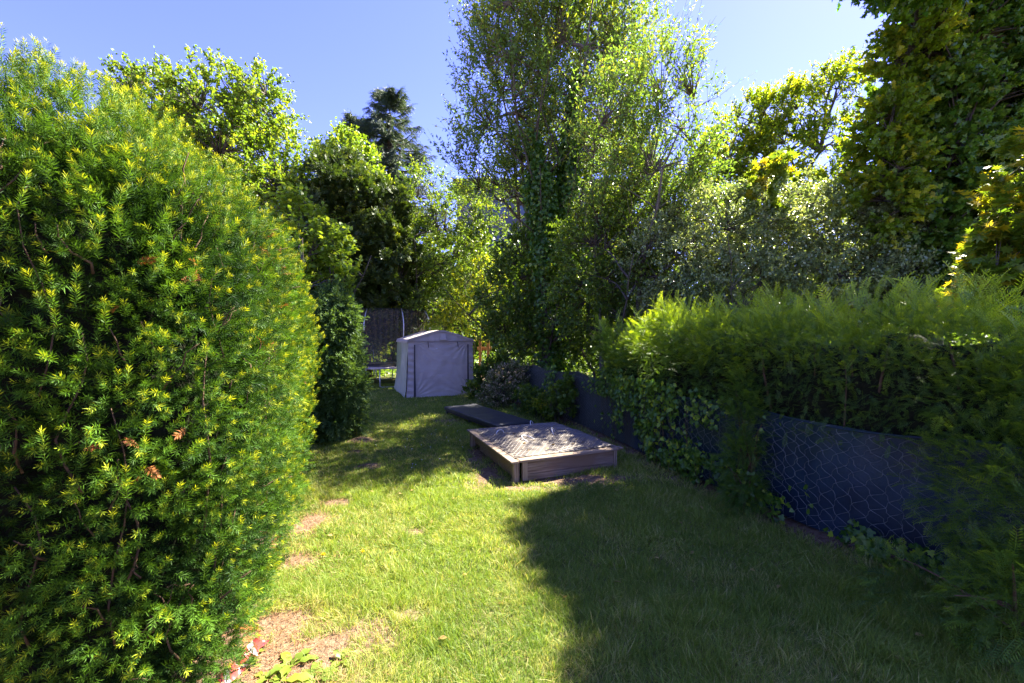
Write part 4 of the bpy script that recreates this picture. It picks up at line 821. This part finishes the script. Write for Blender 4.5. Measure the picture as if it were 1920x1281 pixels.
# shrub pushing through in front of the fence, and the dark corner shrub
def frond_shrub(name, label, base, blobs, n, temps, tint, age, dirz=.2, out=.9, twn=20):
    n = int(n*1.6)
    b = np.array([base[0], base[1], 0]); root = thing(name, label, 'shrub', tuple(b)); P, u, ks = in_blobs(blobs, n, .5, .15, .25, 3); k = P[:, 2] > .03; P, u = P[k], u[k]; n = len(P)
    d = norm(u*out+np.array([-.15, -.2, dirz])+R.normal(size=(n, 3))*.4); fo = MB(); scatter_t(fo, temps, P, d, norm(rdir(n)*.5+[0, 0, 1.]), .7+.7*R.random(n), np.clip(tint+R.normal(size=n)*.25, 0, 1), 0, np.clip(age*R.random(n)*1.5, 0, 1))
    k = R.integers(0, n, twn); t = np.linspace(0, 1, 6)[None, :, None]; c0 = np.repeat(b[None], twn, 0)+R.normal(size=(twn, 3))*[.08, .08, 0]; mid = (c0+P[k])/2+[0, 0, .15]
    fo.tubes(c0[:, None]*(1-t)**2+2*mid[:, None]*t*(1-t)+P[k][:, None]*t*t, np.linspace(.012, .003, 6)[None]*np.ones((twn, 1)), 5, mi=1); fo.build('foliage', [FERN, TWIG], root).location = tuple(-b)
frond_shrub('yew_shrub', 'dark yew seedling growing up the wire fence between the two wire panels', (2.50, 4.55), [(np.array([2.46, 4.5, .85]), np.array([.16, .2, .38]), 1), (np.array([2.42, 4.45, .45]), np.array([.2, .22, .35]), 1.), (np.array([2.5, 4.6, 1.15]), np.array([.2, .2, .2]), .7), (np.array([2.4, 4.4, .18]), np.array([.24, .22, .16]), .7)], 900, FR, .25, .12)
frond_shrub('yew_shrub', 'dark sprawling yew shrub filling the shaded lower right corner', (3.1, 2.5), [(np.array([3.25, 2.75, .75]), np.array([.42, .45, .55]), 1.3), (np.array([2.85, 2.25, .35]), np.array([.42, .35, .35]), 1.), (np.array([3.2, 2.3, .7]), np.array([.5, .5, .6]), 1.2), (np.array([3.35, 3.0, 1.2]), np.array([.3, .4, .45]), 1.), (np.array([2.6, 2.75, .18]), np.array([.35, .3, .18]), .7), (np.array([3.5, 2.6, 1.5]), np.array([.35, .5, .4]), 1)], 3600, FR, .35, .25)

# ------------------------------------------------------------------ climbers and small plants along the fence
def ivy_patch(name, label, cat, cx, n, width, z0, z1, off=.03, size=(.04, .065), mat=IVY, temp=IVYL, tint=.5, age=.12, lumps=.10):
    s = np.interp(cx, FENCE[::1, 1], fs)+R.normal(size=n)*width*.5; z = z0+(z1-z0)*R.random(n); k = vn(np.stack([s*2.4, z*2.4, 0*s+len(label)], 1), 7) > .34; s, z = s[k], z[k]; n = len(s)
    o = off+lumps*vn(np.stack([s*4, z*4, 0*s], 1), 8)*(.3+.7*R.random(n)); nn = fence_n(s); p = fence_pt(s)+nn*o[:, None]; P = np.stack([p[:, 0], p[:, 1], z], 1); nm = np.stack([nn[:, 0], nn[:, 1], 0*s+.5], 1)
    c = fence_pt(np.array([np.interp(cx, FENCE[:, 1], fs)]))[0]; b = np.array([c[0], c[1], 0]); root = thing(name, label, cat, tuple(b))
    fo = MB(); fo.inst(*temp, P, frames(norm(rdir(n)*.6-[0, 0, .7]), norm(nm+rdir(n)*.55)), size[0]+(size[1]-size[0])*R.random(n), np.clip(tint+R.normal(size=n)*.25, 0, 1), (R.random(n) < age)*1.)
    m_ = max(6, n//70); j = R.integers(0, n, m_); t = np.linspace(0, 1, 8)[None, :, None]; a = P[j]*[1, 1, 0]+R.normal(size=(m_, 3))*[.05, .05, 0]; fo.tubes(a[:, None]*(1-t)+P[j][:, None]*t+R.normal(size=(m_, 8, 3))*.01, np.full((m_, 8), .0025), 4, mi=1)
    fo.build('leaves', [mat, TWIG], root).location = tuple(-b)
ivy_patch('ivy', 'thick ivy curtain climbing the fence right behind the sandbox corner', 'ivy', 6.35, 1500, 1.0, .03, 1.18, size=(.045, .075), lumps=.16)
ivy_patch('ivy', 'low ivy creeping over the foot of the fence in front of the fine wire mesh', 'ivy', 5.1, 900, 1.0, .0, .45, lumps=.22, tint=.35)
ivy_patch('ivy', 'ground ivy trailing at the foot of the navy screen near the yew seedling', 'ivy', 4.1, 620, .9, .0, .26, lumps=.3, tint=.3, age=.05)
ivy_patch('ivy', 'sparse dark ivy leaves at the near foot of the navy screen', 'ivy', 3.25, 260, .9, .0, .22, lumps=.3, tint=.25, age=.1)
ivy_patch('ivy', 'narrow ivy strand hanging down the slate screen beside the spiraea bush', 'ivy', 9.7, 260, .3, .05, 1.15, size=(.05, .08))
ivy_patch('ivy', 'ivy spilling over the fence top under the left end of the ragged hedge', 'ivy', 7.4, 520, .7, .75, 1.25, size=(.045, .07))
plant('leafy_perennial', 'tall leafy perennial standing against the slate screen behind the sandbox', 'plant', (1.0, 8.7), [(np.array([1.02, 8.7, .5]), np.array([.24, .22, .38]), 1), (np.array([1.1, 8.8, .75]), np.array([.16, .16, .2]), .5)], SHADEL, OVAL, (.07, .11), 60, 4, 6, .16, 0, .3, .3, .8, 1., .015, 6, .5, .2, .3, twig_r=.002, trunk_top=.8, spread=.08, partname='foliage')
plant('leafy_perennial', 'small yellow green weed clump between the black platform and the fence', 'plant', (.62, 8.95), [(np.array([.62, 8.95, .28]), np.array([.16, .16, .24]), 1)], LIME, OVAL, (.05, .08), 34, 4, 6, .14, 0, .3, .5, .7, .5, .01, 5, .3, .4, .3, twig_r=.002, spread=.05, partname='foliage')
plant('leafy_perennial', 'dark green bushy perennial between the spiraea bush and the shed corner', 'plant', (-.9, 12.4), [(np.array([-.75, 12.2, .45]), np.array([.4, .35, .45]), 1), (np.array([-.45, 12.3, .8]), np.array([.3, .3, .4]), .8), (np.array([-1.0, 11.9, .25]), np.array([.3, .25, .25]), .5)], SHADEL, OVAL, (.07, .11), 130, 5, 7, .2, 0, .3, .3, .7, .5, .02, 6, .35, .15, .3, twig_r=.003, spread=.15, partname='foliage')
plant('leafy_perennial', 'low leafy clump at the foot of the slate screen right of the spiraea bush', 'plant', (.55, 9.9), [(np.array([.45, 9.75, .3]), np.array([.35, .3, .3]), 1), (np.array([.7, 9.4, .15]), np.array([.3, .25, .15]), .6)], SHADEL, OVAL, (.05, .09), 90, 5, 7, .16, 0, .3, .3, .7, .5, .012, 5, .4, .25, .3, twig_r=.002, spread=.1, partname='foliage')
plant('spiraea_bush', 'rounded spiraea bush dotted with small faded pinkish flower heads beside the black platform', 'shrub', (-.15, 10.9), [(np.array([-.15, 10.85, .55]), np.array([.52, .48, .46]), 1.2), (np.array([.05, 10.9, .75]), np.array([.36, .35, .35]), .6), (np.array([-.35, 10.7, .3]), np.array([.4, .35, .28]), .7)], SPIR, OVAL4, (.035, .055), 420, 5, 7, .15, 0, .3, .35, .9, 0, .03, 6, .4, .35, .55, twig_r=.002, spread=.15, partname='foliage', colvar=.3)

# ------------------------------------------------------------------ foreground weeds, flower, tape
def rosette(name, label, group, x, y, n, L, tmp, seed, up=.6, stem=0):
    rg = np.random.default_rng(seed); root = thing(name, label, 'weed', (x, y, gz([x], [y])[0]), group); mb = MB()
    a = np.arange(n)*2.4+rg.random(n); e = np.stack([np.cos(a), np.sin(a), np.full(n, up)+rg.normal(size=n)*.2], 1)
    for k in range(n):
        t = np.linspace(0, 1, 7); d = e[k]/np.linalg.norm(e[k]); l = L*(.6+.6*rg.random()); side = np.cross(d, [0, 0, 1.]); side /= np.linalg.norm(side)
        cen = d*(t*l)[:, None]-np.array([0, 0, 1.])*(t**2*l*.45)[:, None]; wdt = l*.16*np.sin(math.pi*np.clip(t*.92+.08, 0, 1))**.8*(1+.35*np.sin(t*19+k)); 
        mb.grid(np.stack([cen-side*wdt[:, None]+[0, 0, .003], cen-[0, 0, .002], cen+side*wdt[:, None]+[0, 0, .003]], 0), tint=np.full(21, rg.random()), age=np.full(21, .3*rg.random()))
    mb.build('leaves', WEED, root); st = MB(); st.tubes(np.array([[0, 0, -.02], [0, 0, .015], [.004, 0, .03]]), np.array([.006, .005, .003]), 5); st.build('stem', WEED, root)
for i, (px, py, L, n_, lab) in enumerate(((545, 1245, .16, 9, 'upright lime green weed in the middle of the bare soil'), (590, 1268, .15, 10, 'spreading weed clump at the bottom edge right of the upright weed'), (470, 1225, .11, 7, 'small weed touching the red and white tape'),
                                          (640, 1235, .13, 8, 'flat weed rosette at the right edge of the bare soil'), (505, 1272, .12, 8, 'weed in the orange needle litter at the bottom edge'), (560, 1120, .12, 10, 'weed by the hedge foot above the bare soil'), (620, 1090, .12, 9, 'weed in the dry grass below the dandelion'), (455, 1255, .12, 7, 'weed leaves half under the hedge beside the torn tape'))):
    D = CAM_H*F/(py-630); rosette('weed', lab, 'weeds around the bare soil patch', (px-960)/F*D, D, n_, L, None, i, .75 if i in (0, 5) else .45)
def dandelion(x, y, h, label):
    z = gz([x], [y])[0]; root = thing('dandelion', label, 'flower', (x, y, z), 'dandelions in the dry grass'); t = np.linspace(0, 1, 8); mb = MB(); mb.tubes(np.stack([.02*t**2, .01*t, t*h], 1), np.full(8, .0022), 5); mb.build('stem', WEED, root)
    n = 60; a = R.random(n)*6.28; e = np.stack([np.cos(a), np.sin(a), .2+1.3*R.random(n)], 1); fl = MB(); fl.inst([(-.5, 0, 0), (.5, 0, 0), (.4, 1, 0), (-.4, 1, 0)], [(0, 1, 2, 3)], np.tile([.02, .01, h], (n, 1)), frames(norm(e), np.tile([0, 0, 1.], (n, 1))), np.stack([np.full(n, .004), np.full(n, .019), np.full(n, .01)], 1)); fl.build('flower_head', YEL, root)
YEL = leafmat('dandelion_yellow', (.75, .42, .01), (.85, .52, .02), None, .3, .6, .2)
for px, py, h, lab in ((600, 1047, .12, 'bright yellow dandelion flower on a long stalk near the hedge foot'), (674, 1040, .05, 'fading brownish dandelion low in the dry grass')):
    D = 1440/(py+h*200-630); dandelion((px-960)/F*D, D, h, lab)
def build_tape():
    RED = surf('red_plastic', (.26, .03, .03), (.36, .06, .05), 20, .3, .6); WHT = surf('white_plastic', (.36, .33, .33), (.50, .46, .45), 20, .35, .5)
    root = thing('barrier_tape', 'crumpled red and white plastic barrier tape poking out from under the hedge', 'tape', (-1.5, 2.35, 0))
    ctl = np.array([(480, 1196, .045), (470, 1206, .06), (458, 1222, .045), (448, 1236, .05), (436, 1246, .06), (424, 1258, .07), (408, 1272, .06), (385, 1290, .05), (360, 1310, .05)], float)
    D = (CAM_H-ctl[:, 2])*F/(ctl[:, 1]-630); C3 = np.stack([(ctl[:, 0]+14-960)/F*D, D, ctl[:, 2]], 1)
    u = np.linspace(0, 8, 97); Cn = np.stack([np.interp(u, np.arange(9), C3[:, k]) for k in range(3)], 1); ker = np.ones(9)/9
    for k in range(3): Cn[4:-4, k] = np.convolve(Cn[:, k], ker, 'valid')
    tg = norm(np.gradient(Cn, axis=0)); sd_ = norm(np.cross(tg, [0, 0, 1.])); ang = .5+1.0*np.sin(u*1.5)+.3*np.sin(u*3.3); wv = np.cos(ang)[:, None]*sd_+np.sin(ang)[:, None]*np.array([0, 0, 1.]); nrm = np.cross(tg, wv)
    hw = .038
    for q in range(8):
        i0, i1 = (q//2)*24+(0, 17)[q % 2], (q//2)*24+(18, 25)[q % 2]; w_ = np.linspace(-1, 1, 9); seg = Cn[i0:i1, None]+wv[i0:i1, None]*(w_*hw)[None, :, None]+nrm[i0:i1, None]*(.012*(1-w_**2)*np.sin(1))[None, :, None]
        mb = MB(); mb.grid(seg); mb.grid((seg-nrm[i0:i1, None]*.0015)[::-1]); mb.build('red_stripe' if q % 2 == 0 else 'white_stripe', RED if q % 2 == 0 else WHT, root).location = (1.5, -2.35, 0)
build_tape()
# tiny daisies on the lawn by the sandbox
mb = MB(); N = 26; c = np.array([-1.15, 6.9]); x = c[0]+R.normal(size=N)*.45; y = c[1]+R.normal(size=N)*.7; P = np.stack([x, y, gz(x, y)+.045], 1)
for k in range(6):
    a = k*math.pi/3+R.random(N); mb.inst([(-.25, 0, 0), (.25, 0, 0), (.35, .9, .1), (-.35, .9, .1)], [(0, 1, 2, 3)], P, frames(np.stack([np.cos(a), np.sin(a), 0*a+.2], 1), np.tile([0, 0, 1.], (N, 1))), np.full(N, .012))
mb.tubes(np.stack([P-[0, 0, .045], P-[0, 0, .02], P], 1), np.full((N, 3), .0012), 3)
tag(mb.build('daisies', HND), 'scattered tiny white daisies in the lawn left of the sandbox', 'daisies', kind='stuff')

ivy_patch('ivy', 'thin ivy shoots over the navy screen top left of the yew seedling', 'ivy', 5.35, 330, .8, .72, 1.12, size=(.04, .065), tint=.35)
# fallen leaves on the lawn and the sandbox lid
mb = MB(); N = 90; y = 2.3+7*R.random(N); x = hedge_x(y)+.3+(fence_x(y)-hedge_x(y)-.4)*R.random(N); P = np.stack([x, y, gz(x, y)+.035], 1)
M = 34; q = np.stack([.2+1.1*R.random(M), .2+1.5*R.random(M), np.full(M, .372)], 1); q[:, 2] -= .06*np.abs(q[:, 1]-.96); q = q@LOC.T+[.016, 5.18, 0]; P = np.concatenate([P, q]); n_ = len(P)
mb.inst(*OVAL4, P, frames(norm(rdir(n_)*[1, 1, .15]), norm(rdir(n_)*.35+[0, 0, 1.])), .03+.03*R.random(n_), R.random(n_), 0)
tag(mb.build('fallen_leaves', leafmat('fallen_leaf', (.16, .10, .03), (.42, .30, .10), None, .3, .6, .3)), 'few dry yellow brown leaves scattered on the lawn and the sandbox lid', 'leaves', kind='stuff')
